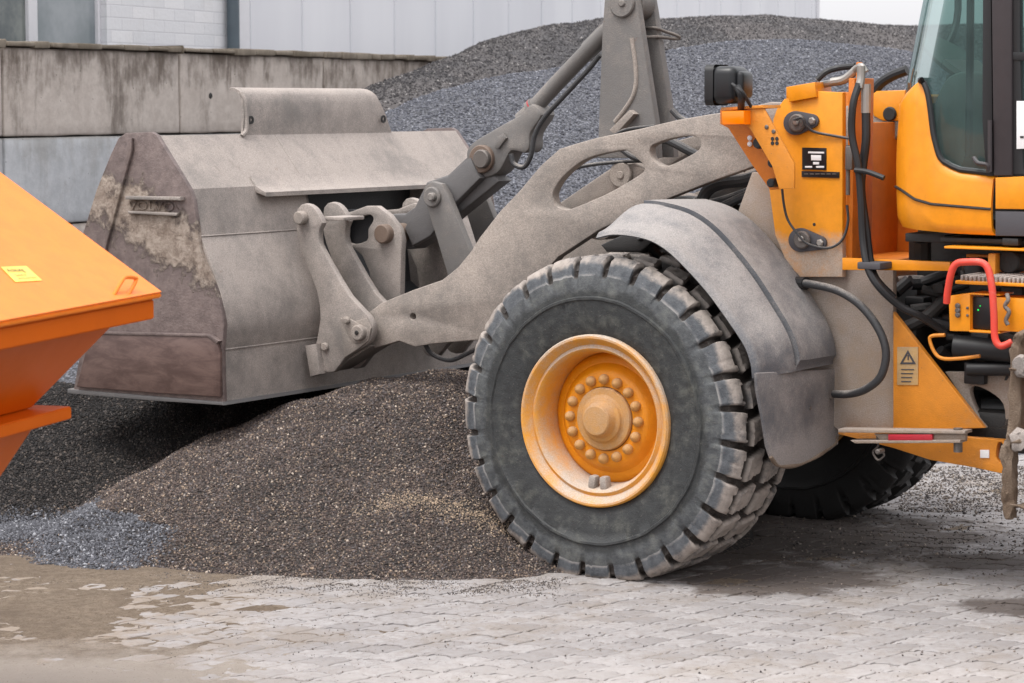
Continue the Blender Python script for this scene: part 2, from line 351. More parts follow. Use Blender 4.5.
def frameW(w): return Matrix(((1, 0, 0, 0), (0, 0, -1, -w), (0, 1, 0, 0), (0, 0, 0, 1)))
def frameF(f): return Matrix(((0, 0, -1, f), (-1, 0, 0, 0), (0, 1, 0, 0), (0, 0, 0, 1)))
def plate(px, w0, w1, bev=.004, holes=(), smooth=0, raw=False, at=None):
    """side plate between widths w0 (near face) and w1; outline from the near face"""
    a = w0 if at is None else at
    f = (lambda l: list(l)) if raw else (lambda l: pp(l, a))
    o = f(px); o = smooth_loop(o) if smooth else o
    return extr(o, frameW((w0+w1)/2), w1-w0, bev, [smooth_loop(f(h)) for h in holes])
def lathe(prof, org, axis, n=32, cap=True):
    """prof: (axial, radius); revolved round axis through org"""
    ax = Vector(axis).normalized(); u = ax.orthogonal().normalized(); v = ax.cross(u)
    b = bmesh.new(); rings = []
    for a, r in prof:
        rings.append([b.verts.new(Vector(org)+ax*a+(u*math.cos(2*math.pi*i/n)+v*math.sin(2*math.pi*i/n))*max(r, 1e-5)) for i in range(n)])
    for q in range(len(rings)-1):
        for i in range(n):
            b.faces.new((rings[q][i], rings[q][(i+1) % n], rings[q+1][(i+1) % n], rings[q+1][i]))
    if cap: b.faces.new(rings[0][::-1]); b.faces.new(rings[-1])
    bmesh.ops.recalc_face_normals(b, faces=b.faces)
    me = bpy.data.meshes.new('l'); b.to_mesh(me); b.free(); return me
def disc(f, z, w0, w1, r, bev=.006, n=28):      # round boss with its axis across the machine
    t = w1-w0; bev = min(bev, t*.4, r*.4)
    return lathe([(0, r-bev), (bev, r), (t-bev, r), (t, r-bev)], L3(f, w0, z), (0, -1, 0), n)
def pdisc(px, py, w0, w1, r, **k): return disc(*P(px, py, w0), w0, w1, r, **k)
def tube(pts, r, n=10, res=6):
    pts = [Vector(p) for p in pts]; q = [pts[0]*2-pts[1]]+pts+[pts[-1]*2-pts[-2]]; out = []
    for i in range(1, len(q)-2):
        for j in range(res):
            t = j/res; p0, p1, p2, p3 = q[i-1:i+3]
            out.append(.5*((2*p1)+(p2-p0)*t+(2*p0-5*p1+4*p2-p3)*t*t+(3*p1-p0-3*p2+p3)*t**3))
    out.append(pts[-1])
    b = bmesh.new(); rings = []; nrm = (out[1]-out[0]).orthogonal().normalized()
    for i, p in enumerate(out):
        tg = (out[min(i+1, len(out)-1)]-out[max(i-1, 0)]).normalized()
        nrm = (nrm-tg*nrm.dot(tg)).normalized(); bi = tg.cross(nrm); rr = r(i/(len(out)-1)) if callable(r) else r
        rings.append([b.verts.new(p+(nrm*math.cos(2*math.pi*k/n)+bi*math.sin(2*math.pi*k/n))*rr) for k in range(n)])
    for a, c in zip(rings, rings[1:]):
        for k in range(n): b.faces.new((a[k], a[(k+1) % n], c[(k+1) % n], c[k]))
    b.faces.new(rings[0][::-1]); b.faces.new(rings[-1]); bmesh.ops.recalc_face_normals(b, faces=b.faces)
    me = bpy.data.meshes.new('t'); b.to_mesh(me); b.free(); return me
def ptube(px, r, **k):                  # px: (x, y, w) in the photograph's directions, w the width in the machine
    return tube([L3(P(x, y, w)[0], w, P(x, y, w)[1]) for x, y, w in px], r, **k)
def box(c, s, bev=.005, rot=None, seg=2):
    b = bmesh.new(); bmesh.ops.create_cube(b, size=1); bmesh.ops.scale(b, vec=s, verts=b.verts)
    if bev: bmesh.ops.bevel(b, geom=b.edges[:], offset=bev, segments=seg, affect='EDGES', profile=.5)
    if rot: bmesh.ops.transform(b, matrix=rot, verts=b.verts)
    bmesh.ops.translate(b, vec=c, verts=b.verts)
    me = bpy.data.meshes.new('b'); b.to_mesh(me); b.free(); return me
def lbox(f0, f1, w0, w1, z0, z1, bev=.005):
    return box(((f0+f1)/2, -(w0+w1)/2, (z0+z1)/2), (abs(f1-f0), abs(w1-w0), abs(z1-z0)), bev)
def pbox(x0, y0, x1, y1, w0, w1, bev=.005):     # box whose near face fills a pixel rectangle at width w0
    a = P(x0, y0, w0); c = P(x1, y1, w0); return lbox(c[0], a[0], w0, w1, c[1], a[1], bev)
def rough_up(me, amp, scale, seed=0):
    for v in me.vertices:
        n = noise.noise_vector(v.co*scale+Vector((seed, 0, 0)))
        v.co += n*amp
    return me
def empty(name, loc, rz=0):
    o = bpy.data.objects.new(name, None); COL.objects.link(o); o.location = loc; o.rotation_euler = (0, 0, rz); o.empty_display_size = .2; return o
def tag(o, label, cat, group=None, kind=None):
    if label: o['label'] = label
    if cat: o['category'] = cat
    if group: o['group'] = group
    if kind: o['kind'] = kind
    return o
# ================================================================== THE WHEEL LOADER
LD = empty('wheel_loader', O, math.pi-TH)
tag(LD, 'dusty yellow and grey wheel loader with raised grey bucket standing on gravel', 'wheel loader')
# ---- bucket
BW0, BW1 = 0.0, 2.62
lip, fold, = P(158, 135.5, 0), P(191, 189, 0)
_belly = [(199.3, 236.5), (206, 254), (213, 274), (219.5, 294), (223.5, 312), (225, 328), (223.5, 342), (222, 350)]
def cr_(l, n):
    out = []; q = [Vector(l[0])*2-Vector(l[1])]+[Vector(v) for v in l]+[Vector(l[-1])*2-Vector(l[-2])]
    for i in range(1, len(q)-2):
        p0, p1, p2, p3 = q[i-1:i+3]
        for j in range(n):
            t = j/n; out.append(tuple(.5*((2*p1)+(p2-p0)*t+(2*p0-5*p1+4*p2-p3)*t*t+(3*p1-p0-3*p2+p3)*t**3)))
    return out+[tuple(l[-1])]
back = [P(*q, 0) for q in [(158, 135.5), (191, 189)]+cr_(_belly, 4)+[(223.5, 402)]]
fr = P(76, 389, 0)
outer = back+[P(218, 403, 0), P(150, 397, 0), fr]
def offs(l, d):
    r = []
    for i, p in enumerate(l):
        a = Vector(l[max(i-1, 0)]); c = Vector(l[min(i+1, len(l)-1)]); t = (c-a).normalized()
        r.append((p[0]-t.y*d, p[1]+t.x*d))
    return r
inner = offs(outer, .03)
fF, fz = fold
bmid = P(223, 352, 0)
rec = [back[0], fold, (fF+.01, fz-.012), (fF+.13, fz-.05), (fF+.15, fz-.35), (fF+.12, bmid[1]+.22), (bmid[0]+.01, bmid[1]+.02)]+[q for q in back if q[1] < bmid[1]-.005]
outer_r = rec+[P(218, 403, 0), P(150, 397, 0), fr]
SGN = 1 if offs(outer, .03)[12][0] > outer[12][0] else -1
RW0, RW1 = PF(306, 200, fF)[0], 2.0
def seg_(o, w0, w1):
    i_ = offs(o, SGN*.03)
    return plate(list(o)+i_[::-1], w0, w1, .003, raw=True)
inner = offs(outer, .03)
def strip_(pl, w0, w1, t=.02): return [plate([a, c, (c[0]+t, c[1]), (a[0]+t, a[1])], w0, w1, .001, raw=True) for a, c in zip(pl, pl[1:])]
low_ = [q for q in back if q[1] < bmid[1]+.01]
shell = [seg_(outer, BW0+.012, RW0), seg_(outer, RW1, BW1-.012)]+strip_([back[0], fold], RW0, RW1)+strip_(low_, RW0, RW1)+[plate([(low_[-1][0], low_[-1][1]), fr, (fr[0], fr[1]+.02), (low_[-1][0], low_[-1][1]+.02)], RW0, RW1, .001, raw=True)]
floor_ = [fold, (fF+.12, fz-.05), (fF+.15, fz-.35), (fF+.12, bmid[1]+.22), (low_[0][0]+.005, low_[0][1]+.005)]
def cap_(w): return plate(outer[1:len(back)-1]+[(fF+.3, bmid[1]+.02), (fF+.3, fz)], w, w+.02, .002, raw=True)
shell += [cap_(RW0-.021), cap_(RW1+.001)]
BK = obj('bucket', shell, 'bucket', LD, 9)
ck = pp([(127, 133), (153, 132), (158, 135), (191, 189), (195, 200), (199, 229), (201, 248), (206, 262), (211.5, 274), (219, 294), (223.5, 312), (225.5, 325), (223.5, 350), (224, 376), (225, 402), (150, 398), (75, 391), (84, 340), (78, 300), (84, 235), (98, 190), (112, 155), (120, 138)], 0)
for w in (0., BW1-.03):
    obj('side_plate', plate(ck, w-.012, w+.018, .004, raw=True), 'cheek', BK)
obj('edge_bar', plate([(127, 139), (131.5, 138), (131.5, 150), (106, 245), (95, 300), (91, 300), (102, 243), (126, 155)], -.03, -.012, .004), 'cheek', BK)
obj('side_wear_plate', plate([(90, 334), (208, 336), (217, 343), (220, 354), (220, 397), (150, 393), (76, 387)], -.034, -.0125, .006), 'wear', BK)
obj('side_plate_edge_trim', plate([(84, 331), (209, 334), (219, 341), (216, 344), (207, 337), (84, 334)], -.04, -.0125, .004), 'cheek', BK)
obj('cutting_edge', plate(pp([(70, 388.5), (225, 401.5), (226, 405), (150, 400), (70, 393)], 0), -.02, BW1+.02, .004, raw=True), 'lever', BK)
# raised name bar on the side
nb = [plate([(125, 196), (180, 197), (180, 200.5), (125, 199.5)], -.05, -.012, .004), plate([(127, 211), (178, 213), (176, 216), (128, 213.5)], -.035, -.012, .004)]
obj('lettering_bar', nb, 'bucket', BK)
def text_mesh(s, size, ext, mat4, align='CENTER', shx=1.):
    cu = bpy.data.curves.new('t', 'FONT'); cu.body = s; cu.size = size; cu.extrude = ext; cu.align_x = align; cu.align_y = 'CENTER'
    cu.resolution_u = 2
    me = curve_mesh(cu); me.transform(Matrix.Diagonal((shx, 1, 1, 1))); me.transform(mat4); return me
c = P(152, 206.5, -.012)
mt = Matrix(((-1, 0, 0, c[0]), (0, 0, 1, .012), (0, 1, 0, c[1]), (0, 0, 0, 1)))   # reads left to right for someone facing the near side
obj('raised_lettering', text_mesh('VOLVO', .062, .008, mt, shx=1.5), 'cheek', BK)
# spill guard on the lip
gF = lip[0]-.004
def W_(x, y, f=None): return PF(x, y, gF if f is None else f)
a0, a1 = W_(247, 134), W_(393, 129)
b = bmesh.new(); ns = 22; cols = []
gtop = W_(250, 97)[1]; z0 = a0[1]-.03
prof = [(0, z0), (0, z0+.05), (0, gtop-.09), (.01, gtop-.03), (.022, gtop+.012), (.045, gtop+.034), (.075, gtop+.046), (.11, gtop+.050)]
LW0 = W_(246, 120)[0]; GR0 = W_(377, 110)[0]
for i in range(ns+1):
    t = i/ns; w = a0[0]-.02+(a1[0]-a0[0]+.02)*t; col_ = []
    for k, (df, z) in enumerate(prof):
        hh = (z-z0)/(prof[-1][1]-z0)
        ww = LW0+( -.03*(1-hh))+(t)*((GR0+(a1[0]-GR0)*(1-hh))-LW0+.03*(1-hh))
        col_.append(b.verts.new(L3(gF+df, ww, z)))
    cols.append(col_)
for p_, q_ in zip(cols, cols[1:]):
    for k in range(len(prof)-1): b.faces.new((p_[k], q_[k], q_[k+1], p_[k+1]))
bmesh.ops.recalc_face_normals(b, faces=b.faces)
bmesh.ops.solidify(b, geom=b.faces[:], thickness=.014)
SG = obj('spill_guard', b, 'bucket', BK)
for x, y in ((248.5, 120), (381, 119)):
    w, z = W_(x, y); obj('lifting_hole', lathe([(0, .010), (0, .022), (.006, .022), (.006, .010)], L3(gF-.02, w, z), (1, 0, 0), 16, cap=False), 'dark', SG)
# side flange of the guard on the near end
w, z = W_(247, 134)
obj('guard_flange', tube([L3(gF-.01, LW0-.045, z0+.02), L3(gF-.012, LW0-.01, z0+.06), L3(gF, LW0+.0, gtop-.03), L3(gF+.03, LW0, gtop+.02)], .012, n=8), 'bucket', SG)
# eave over the linkage recess and the dark recess itself
fF, fz = fold
e0 = PF(262, 192, fF-.05)[0]; e1 = PF(440, 180, fF-.05)[0]
ev = extr([(fF+.03, fz+.052), (fF-.010, fz-.0), (fF-.075, fz-.030), (fF-.075, fz-.052), (fF+.0, fz-.03), (fF+.05, fz-.0)], frameW((e0+e1)/2), e1-e0, .004)
obj('linkage_cover', ev, 'bucket', BK)
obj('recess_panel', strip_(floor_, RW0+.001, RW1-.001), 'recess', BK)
for py_, nm in ((236.5, 0), (350, 0)):
    f0_, z0_ = P(199.3 if py_ < 300 else 222, py_, 0)
    obj('weld_seam', tube([L3(f0_-.001, .01, z0_), L3(f0_-.001, RW0-.01, z0_)], .005, n=6, res=1), 'bucket', BK)
obj('heel_block', plate([(305, 346), (316, 344), (320, 374), (310, 377)], .60, .66, .004), 'bucket', BK)
# ---- near and far arm-pivot brackets on the bucket
BR = [(297, 209), (305, 203.5), (313, 207), (318, 214), (322, 223), (319, 230), (319, 243), (325, 255), (331, 266), (349, 296), (368, 316), (373, 328), (370, 341), (362, 348), (344, 359), (334, 372), (323, 371), (318, 364), (315, 348), (320, 319), (317, 293), (307, 267), (299, 245), (296, 229)]
br2 = pp(BR, .64)
for w in (.64, .86, 1.55, 1.77):
    B = obj('arm_bracket', plate(smooth_loop(br2, 2), w, w+.045, .009, raw=True), 'bucket', BK)
    if w == .64:
        obj('pin_head', pdisc(298, 218, w-.045, w, .035), 'arm', B)
        obj('bracket_bolt', pdisc(323.5, 347, w-.02, w, .022), 'arm', B)
        kp = [(345+4*math.cos(a), 320.5+4*math.sin(a)) for a in np.linspace(R(150), R(330), 8)]+[(358+10*math.cos(a), 334+10*math.sin(a)) for a in np.linspace(R(-40), R(140), 10)]
        obj('pin_keeper', [plate(kp, w-.016, w, .004), pdisc(356.5, 333, w-.05, w-.012, .040), pdisc(345.5, 320.5, w-.035, w-.01, .017)], 'arm', B)
        obj('grease_point', pdisc(356, 332.8, w-.056, w-.049, .012), 'dark', B)
        obj('bracket_lug', plate([(340, 318), (352, 322), (366, 318), (371, 328), (368, 341), (358, 349), (344, 358)], w-.012, w+.001, .006), 'arm', B)
f_, z_ = P(333, 219, .66)
obj('bracket_web', [lbox(f_-.05, f_+.08, .685, .86, z_-.01, z_+.01)], 'bucket', BK)
obj('bracket_base', [plate([(330, 372), (322, 366), (320, 345), (372, 346)], .685, .86, .006)], 'bucket', BK)
# ---- central bracket for the tilt linkage
CB = [(338, 213), (350, 212), (366, 206), (377, 206), (389, 215), (399, 228), (402, 240), (401, 252), (400, 310), (372, 315), (371, 290), (369, 272), (362, 256), (354, 249), (338, 248)]
h = [(348, 221), (360, 217), (370, 215), (373, 220), (368, 229), (366, 241), (347, 243)]
cb = pp(CB, 1.0)
for w in (1.0, 1.42):
    obj('tilt_bracket', plate(cb, w, w+.045, .008, holes=[pp(h, 1.0)], raw=True), 'bucket', BK)
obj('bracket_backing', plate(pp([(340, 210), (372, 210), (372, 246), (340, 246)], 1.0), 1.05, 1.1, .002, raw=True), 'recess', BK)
obj('tilt_pin', [pdisc(381, 234, .955, 1.5, .05)], 'rust', BK)
# ---- lift arms
ARM = [(375, 348), (362, 343), (357, 330), (364, 316), (381, 303), (413, 290), (442, 280), (458, 267), (471, 251), (479, 238), (500, 211), (520, 190), (540, 166), (559, 149), (575, 144), (596, 138), (641, 128.6), (677, 120), (712, 114), (735, 111), (770, 102), (800, 104), (818, 122), (805, 142), (755, 166), (718, 179), (677, 195), (647, 207), (599, 230), (558, 257), (520, 300), (486, 336), (478, 340), (431, 344), (415, 347), (399, 341)]
H1 = [(553, 199.5), (553, 192), (561.5, 178), (579, 163), (596, 155.5), (619.5, 150.7), (628, 151), (636.7, 158.7), (644, 166), (643, 171.6), (634.5, 178), (604.5, 195), (572, 208.5), (563.6, 209), (556, 206)]
H2 = [(649.6, 149), (653, 144.7), (669, 139), (688, 136), (697, 138), (700.7, 143.6), (698, 150), (688, 156.5), (673, 164), (662.5, 166), (654, 161), (650, 155.5)]
H3 = [(412.7+3*math.cos(a), 316.6+3.2*math.sin(a)) for a in np.linspace(0, 2*math.pi, 9)[:-1]]
am = pp(ARM, .72)
for w in (.72, 1.67):
    A = obj('lift_arm', plate(am, w, w+.065, .007, holes=[pp(H1, .72), pp(H2, .72), pp(H3, .72)], raw=True), 'arm', LD)
lg = obj('cylinder_lug', plate([(556, 205), (606, 171), (617, 164), (634, 163), (645, 170), (640, 184), (607, 198), (570, 216)], 1.0, 1.07, .012), 'arm', LD)
obj('lug_pin', [pdisc(619.5, 175, .97, 1.0, .062), pdisc(619.5, 175, .962, .971, .020)], 'arm', lg)
c1 = P(600, 215, .8); 
obj('cross_tube', lathe([(0, .1), (.885, .1)], L3(c1[0], .785, c1[1]-.02), (0, -1, 0), 28), 'arm', LD)
# ---- bell crank, two tall plates
BC = [(606, -25), (632, -25), (638, 10), (656, 126), (658, 158), (598, 158), (598, 136), (602, 30)]
bc = pp(BC, 1.06)
for i, w in enumerate((1.06, 1.215)):
    C_ = obj('bell_crank_plate', plate(bc, w, w+.05, .008, raw=True), 'crank', LD)
    if not i:
        obj('crank_pin', [pdisc(621, 3, w-.02, w, .07), pdisc(621, 3, w-.03, w-.018, .018)], 'crank', C_)
        obj('weld_rib', ptube([(632, 38, w), (636, 70, w), (635, 90, w), (628, 105, w), (615, 122, w)], .012), 'arm', C_)
        obj('stop_block', plate([(609, 130), (629, 110), (634, 114), (615, 135)], w-.05, w, .004), 'arm', C_)
obj('crank_bushing', lathe([(0, .075), (.095, .085), (.095, .05)], L3(*[P(630, 3, 1.11)[0], 1.115, P(630, 3, 1.11)[1]]), (0, -1, 0), 28), 'crank', LD)
obj('crank_web', plate(pp([(606, 40), (612, 40), (612, 155), (600, 155)], 1.06), 1.11, 1.215, .003, raw=True), 'dark', LD)
obj('steel_pipe_loop', [ptube([(642, 28, 1.2), (655, 28, 1.2), (664, 31, 1.25), (678, 36, 1.3), (677, 39, 1.3), (660, 37, 1.22), (644, 37, 1.15)], .008, n=8)], 'pin', LD)
# ---- tilt rod with forged eye
eye = [(466, 158), (467, 149), (474, 141), (484, 135), (503, 124), (519, 115), (531, 104), (541, 115), (530, 133), (529, 147), (524, 153), (511, 151), (505, 161), (497, 173), (482, 178), (470, 171)]
TR = obj('tilt_rod', [ptube([(521, 120, 1.2), (534, 108, 1.2), (560, 80, 1.2), (604, 34, 1.15), (620, 17, 1.15)], .041, n=20),
                      plate(smooth_loop(eye, 3), 1.13, 1.27, .016)], 'crank', LD)
obj('rod_collar', ptube([(531, 110, 1.2), (535.5, 105.5, 1.2)], .047, n=20), 'crank', TR); obj('rod_collar', ptube([(588, 50.5, 1.2), (596, 42.5, 1.2), (606, 32, 1.18)], .047, n=20), 'crank', TR)
obj('paint_ring', [ptube([(533.5, 107.5, 1.2), (534.4, 106.6, 1.2)], .0476, n=20)], 'redlock', TR)
obj('eye_pin', [pdisc(480, 159, 1.07, 1.14, .048)], 'pin', TR)
obj('eye_ring', [pdisc(480, 159, 1.10, 1.135, .072)], 'rust', TR)
obj('eye_boss', plate([(497, 137), (503, 133), (506, 138), (498, 149), (494, 147)], 1.11, 1.135, .008), 'crank', TR)
obj('hydraulic_hose', ptube([(600, 55, 1.1), (588, 70, 1.1), (565, 95, 1.1), (545, 117, 1.1), (535, 135, 1.1), (531, 155, 1.1), (524, 167, 1.1), (514, 164, 1.1), (511, 154, 1.1)], .013), 'hose_dusty', LD)
# ---- lower tilt lever, dark casting, and guide links
lv = [(372, 228), (378, 220), (392, 214), (404, 214), (414, 207), (426, 182), (447, 175), (467, 156), (478, 150), (490, 158), (494, 175), (500, 181), (457, 215), (430, 238), (414, 249), (398, 250), (380, 248), (372, 240)]
obj('tilt_lever', plate(lv, 1.15, 1.27, .016), 'lever', LD)
obj('lever_yoke', [plate([(415, 207), (426, 183), (447, 176), (470, 157), (480, 178), (452, 206), (430, 236), (412, 246), (404, 228)], 1.09, 1.15, .012)], 'lever', LD)
gl = [(423, 195), (425, 186), (432, 181.5), (441, 184), (447, 194), (485, 290), (455, 300), (440, 250)]
for w in (1.03, 1.36):
    GL = obj('guide_link', plate(pp(gl, 1.03), w, w+.05, .008, raw=True), 'crank', LD)
    if w == 1.03: obj('link_pin', [pdisc(431, 197, w-.02, w, .052), pdisc(430, 197, w-.05, w-.018, .022)], 'crank', GL)
obj('grease_hose', ptube([(424, 342, .75), (430, 352, .78), (440, 358, .8), (452, 360, .8), (466, 354, .8), (478, 348, .8)], .012), 'hose_dusty', LD)
# ---- wheels
TR_, RZ, TFX, TW = .745, .705, P(595.5, 424.5, .02)[0]+.002, .56
def wheel(w0, outward, main):
    """w0: width of the outer sidewall; outward -1 = its outside faces the near side"""
    s = -outward                                     # inner direction in w
    org = (TFX, w0, RZ)
    NA, prof = 720, []
    Rr, Ri = TR_, .386
    # profile across: (w offset, radius, zone)
    prof += [(.035, Ri-.01, 0), (.022, Ri+.004, 0), (.012, Ri+.03, 0), (.005, Ri+.07, 0), (.0, Ri+.12, 0), (-.002, Ri+.155, 0), (-.009, Ri+.160, 0), (-.009, Ri+.170, 0), (.0, Ri+.175, 0), (.002, Ri+.21, 0), (.006, Rr-.105, .2), (.012, Rr-.085, .6), (.016, Rr-.060, .8), (.022, Rr-.040, .9), (.032, Rr-.022, 1), (.050, Rr-.008, 1), (.07, Rr-.003, 1)]
    mid = [(q, Rr-.003+.004*math.sin(math.pi*(q-.07)/(TW-.14)), 1) for q in np.linspace(.07, TW-.07, 25)[1:-1]]
    full = prof+mid+[(TW-a, r, z) for a, r, z in prof[::-1]]
    b = bmesh.new(); zl = b.verts.layers.float.new('zone'); gl_ = b.verts.layers.float.new('groove'); rl = b.verts.layers.float.new('rad'); rings = []
    NL = 28
    jit = [random.gauss(0, .035) for _ in range(NL+1)]; jit[-1] = jit[0]; chipd = [random.random() for _ in range(NL+1)]
    for i in range(NA):
        th = 2*math.pi*i/NA; ring = []; li_ = int(th*NL/(2*math.pi)) % NL
        for (q, r, zo) in full:
            g = 0.
            u_ = abs(q-TW/2)/(TW/2)                   # 0 centre .. 1 shoulder
            if zo > .15:
                side = 0 if q < TW/2 else .5
                if u_ > .50:
                    ph = (th*NL/(2*math.pi)+side+(u_-.5)*.35+jit[li_]*math.sin(math.pi*((th*NL/(2*math.pi)) % 1))) % 1
                    g = max(0, min(1, (.10-abs(ph-.5))/.03+.5)) if zo < 3 else 0
                    g *= min(1, zo*1.1)
                    ph2 = (th*NL/(2*math.pi)+side) % 1
                    zz = .50+.10*abs(ph2-.5)*2
                    if u_ < zz+.13: g = 1
                else:
                    ph = (th*NL/(2*math.pi)+(.5 if q > TW/2 else 0)+.15+.5*u_*(1 if q > TW/2 else -1)) % 1
                    g = max(0, min(1, (.15-abs(ph-.5))/.04+.5))
                    if u_ < .09: g = max(g, 1.)
                g *= .85+.3*noise.noise(Vector((th*8, q*6, w0)))
            rr = r-.048*min(1, max(0, g))*(1 if zo > .7 else .45)
            rr += .004*noise.noise(Vector((math.cos(th)*6, math.sin(th)*6, q*9+w0)))
            if zo > .5:
                ck_ = noise.noise(Vector((math.cos(th)*22, math.sin(th)*22, q*30+w0))); rr -= .020*max(0, ck_-.22)*(1 if g < .3 else .3)
                rr -= .006*chipd[li_]*(1 if g < .5 else 0)
            qq = q
            if .15 < zo < .95: qq = q+(.016*g if q < TW/2 else -.016*g)
            z = RZ+rr*math.sin(th); squash = 0
            if z < -.004: squash = -.004-z; z = -.004
            bul = max(0, 1-(z)/.22)*.022*(1 if z < .22 else 0)*(1 if r > Ri+.05 else 0)
            qq += -bul if q < TW/2 else bul
            v = b.verts.new(L3(TFX+rr*math.cos(th), w0+s*qq, z)); v[zl] = zo; v[rl] = r; v[gl_] = min(1, max(0, g)); ring.append(v)
        rings.append(ring)
    for i in range(NA):
        a, c = rings[i], rings[(i+1) % NA]
        for k in range(len(full)-1): b.faces.new((a[k], a[k+1], c[k+1], c[k]))
    bmesh.ops.recalc_face_normals(b, faces=b.faces)
    ax = (0, -s, 0)
    base = L3(TFX, w0, RZ)
    rimp = [(.075, .30), (.045, .352), (.018, .372), (.006, .386), (.0, .392), (-.006, .398), (.0, .402), (.02, .402), (.035, .385), (.05, .36), (.30, .345), (TW-.03, .37), (TW-.01, .40), (TW-.0, .40)]
    rp = [(TW-.0, .398), (TW-.02, .385), (.30, .33), (.20, .315)]
    rimprof = [(.185, .296), (.10, .300), (.060, .306), (.040, .312), (.026, .318), (.020, .326), (.026, .336), (.030, .342), (.022, .349), (.010, .358), (.0, .365), (-.006, .373), (-.006, .382), (.004, .389), (.03, .389), (.05, .372), (.3, .35), (TW-.04, .37), (TW-.02, .398), (TW-.005, .398), (TW-.005, .385), (TW-.05, .35), (.3, .325), (.22, .262)]
    tm = 'tyre' if main else 'tyre_shaded'
    W_o = obj('wheel', lathe([(a, r) for a, r in rimprof], base, ax, 96, cap=False), 'rim', LD, 30)
    obj('tyre', b, tm, W_o, 50)
    dz = [(.19, .298), (.168, .296), (.158, .288), (.150, .272), (.148, .250), (.134, .236), (.118, .224), (.108, .212), (.104, .200), (.102, .160), (.104, .146), (.22, .14)]
    obj('rim_disc', lathe(dz, base, ax, 96, cap=False), 'rim_disc', W_o, 30)
    hp = [(.22, .143), (.094, .143), (.086, .138), (.084, .112), (.078, .104), (.068, .100), (.060, .084), (.044, .074), (.026, .070), (.020, .064), (.019, .056), (.019, .0)]
    obj('hub_cap', lathe(hp, base, ax, 64, cap=False), 'hub', W_o, 30)
    nb_ = obj('wheel_nut', lathe([(.0, .023), (.012, .024), (.024, .021), (.032, .012), (.038, .001)], L3(TFX+.180, w0+s*.104, RZ), (0, s, 0), 14), 'hub', W_o, 40)
    bm0 = nb_.data; c0 = L3(TFX+.166, w0+s*.131, RZ)
    for k in range(1, 16):
        o = nb_.copy(); COL.objects.link(o); o.parent = W_o
        a = 2*math.pi*k/16; o.matrix_local = Matrix.Translation(base)@Matrix.Rotation(a, 4, 'Y')@Matrix.Translation(-base)
    for a in (R(-96), R(-84)):
        d = Vector((math.cos(a), 0, math.sin(a))); c = base+Vector((0, -s*.06, 0))+d*.285
        obj('rim_clip', box(c, (.038, .05, .062), .012, Matrix.Rotation(math.pi/2-a, 4, 'Y')), 'arm', W_o)
    for a in (R(80), R(205), R(-20)):
        c = base+Vector((0, s*0-s*.09, 0))+Vector((math.cos(a), 0, math.sin(a)))*.10
    return W_o
wheel(0., -1, True)
wheel(2.46, 1, False)
obj('axle', [lathe([(0, .16), (.5, .2), (.85, .3), (1.1, .3), (1.45, .2), (1.85, .16)], L3(TFX, .36, RZ), (0, -1, 0), 32)], 'dark', LD)
# ---- fender: bent strip over the tyre
fe = [P(*q, .0) for q in ((595, 233), (612, 229.5), (632, 231), (652, 236), (670, 247), (690, 266), (712, 291), (733, 320), (748, 343), (755, 362), (757, 378))]
FE_W = .69
def strip(px_near, w0, w1, th_, nseg=8, prof_=None, cut=None):
    b = bmesh.new(); rows = []; N = len(px_near)
    pts = [Vector(p) for p in px_near]
    for i, p in enumerate(pts):
        tg = (pts[min(i+1, N-1)]-pts[max(i-1, 0)]).normalized(); nr = Vector((-tg.y, tg.x))
        if nr.dot(p-Vector((TFX, RZ))) < 0: nr = -nr
        row = []
        for j in range(nseg+1):
            t = j/nseg; w = w0+(w1-w0)*t; h_ = prof_(t, i/(N-1)) if prof_ else 0
            if cut: w = w0+(w1-w0)*t; 
            sh = cut(t) if cut else 0
            k = i
            q = p+nr*h_
            if cut and i == 0: q = q-tg*(-sh)
            row.append(b.verts.new(L3(q.x, w, q.y)))
        rows.append(row)
    for a, c in zip(rows, rows[1:]):
        for j in range(nseg): b.faces.new((a[j], a[j+1], c[j+1], c[j]))
    bmesh.ops.recalc_face_normals(b, faces=b.faces)
    bmesh.ops.solidify(b, geom=b.faces[:], thickness=th_)
    return b
dense = [tuple(v) for v in []]
def dens(l, n=5):
    out = []; q = [Vector(l[0])*2-Vector(l[1])]+[Vector(v) for v in l]+[Vector(l[-1])*2-Vector(l[-2])]
    for i in range(1, len(q)-2):
        p0, p1, p2, p3 = q[i-1:i+3]
        for j in range(n):
            t = j/n; out.append(.5*((2*p1)+(p2-p0)*t+(2*p0-5*p1+4*p2-p3)*t*t+(3*p1-p0-3*p2+p3)*t**3))
    out.append(Vector(l[-1])); return [tuple(v) for v in out]
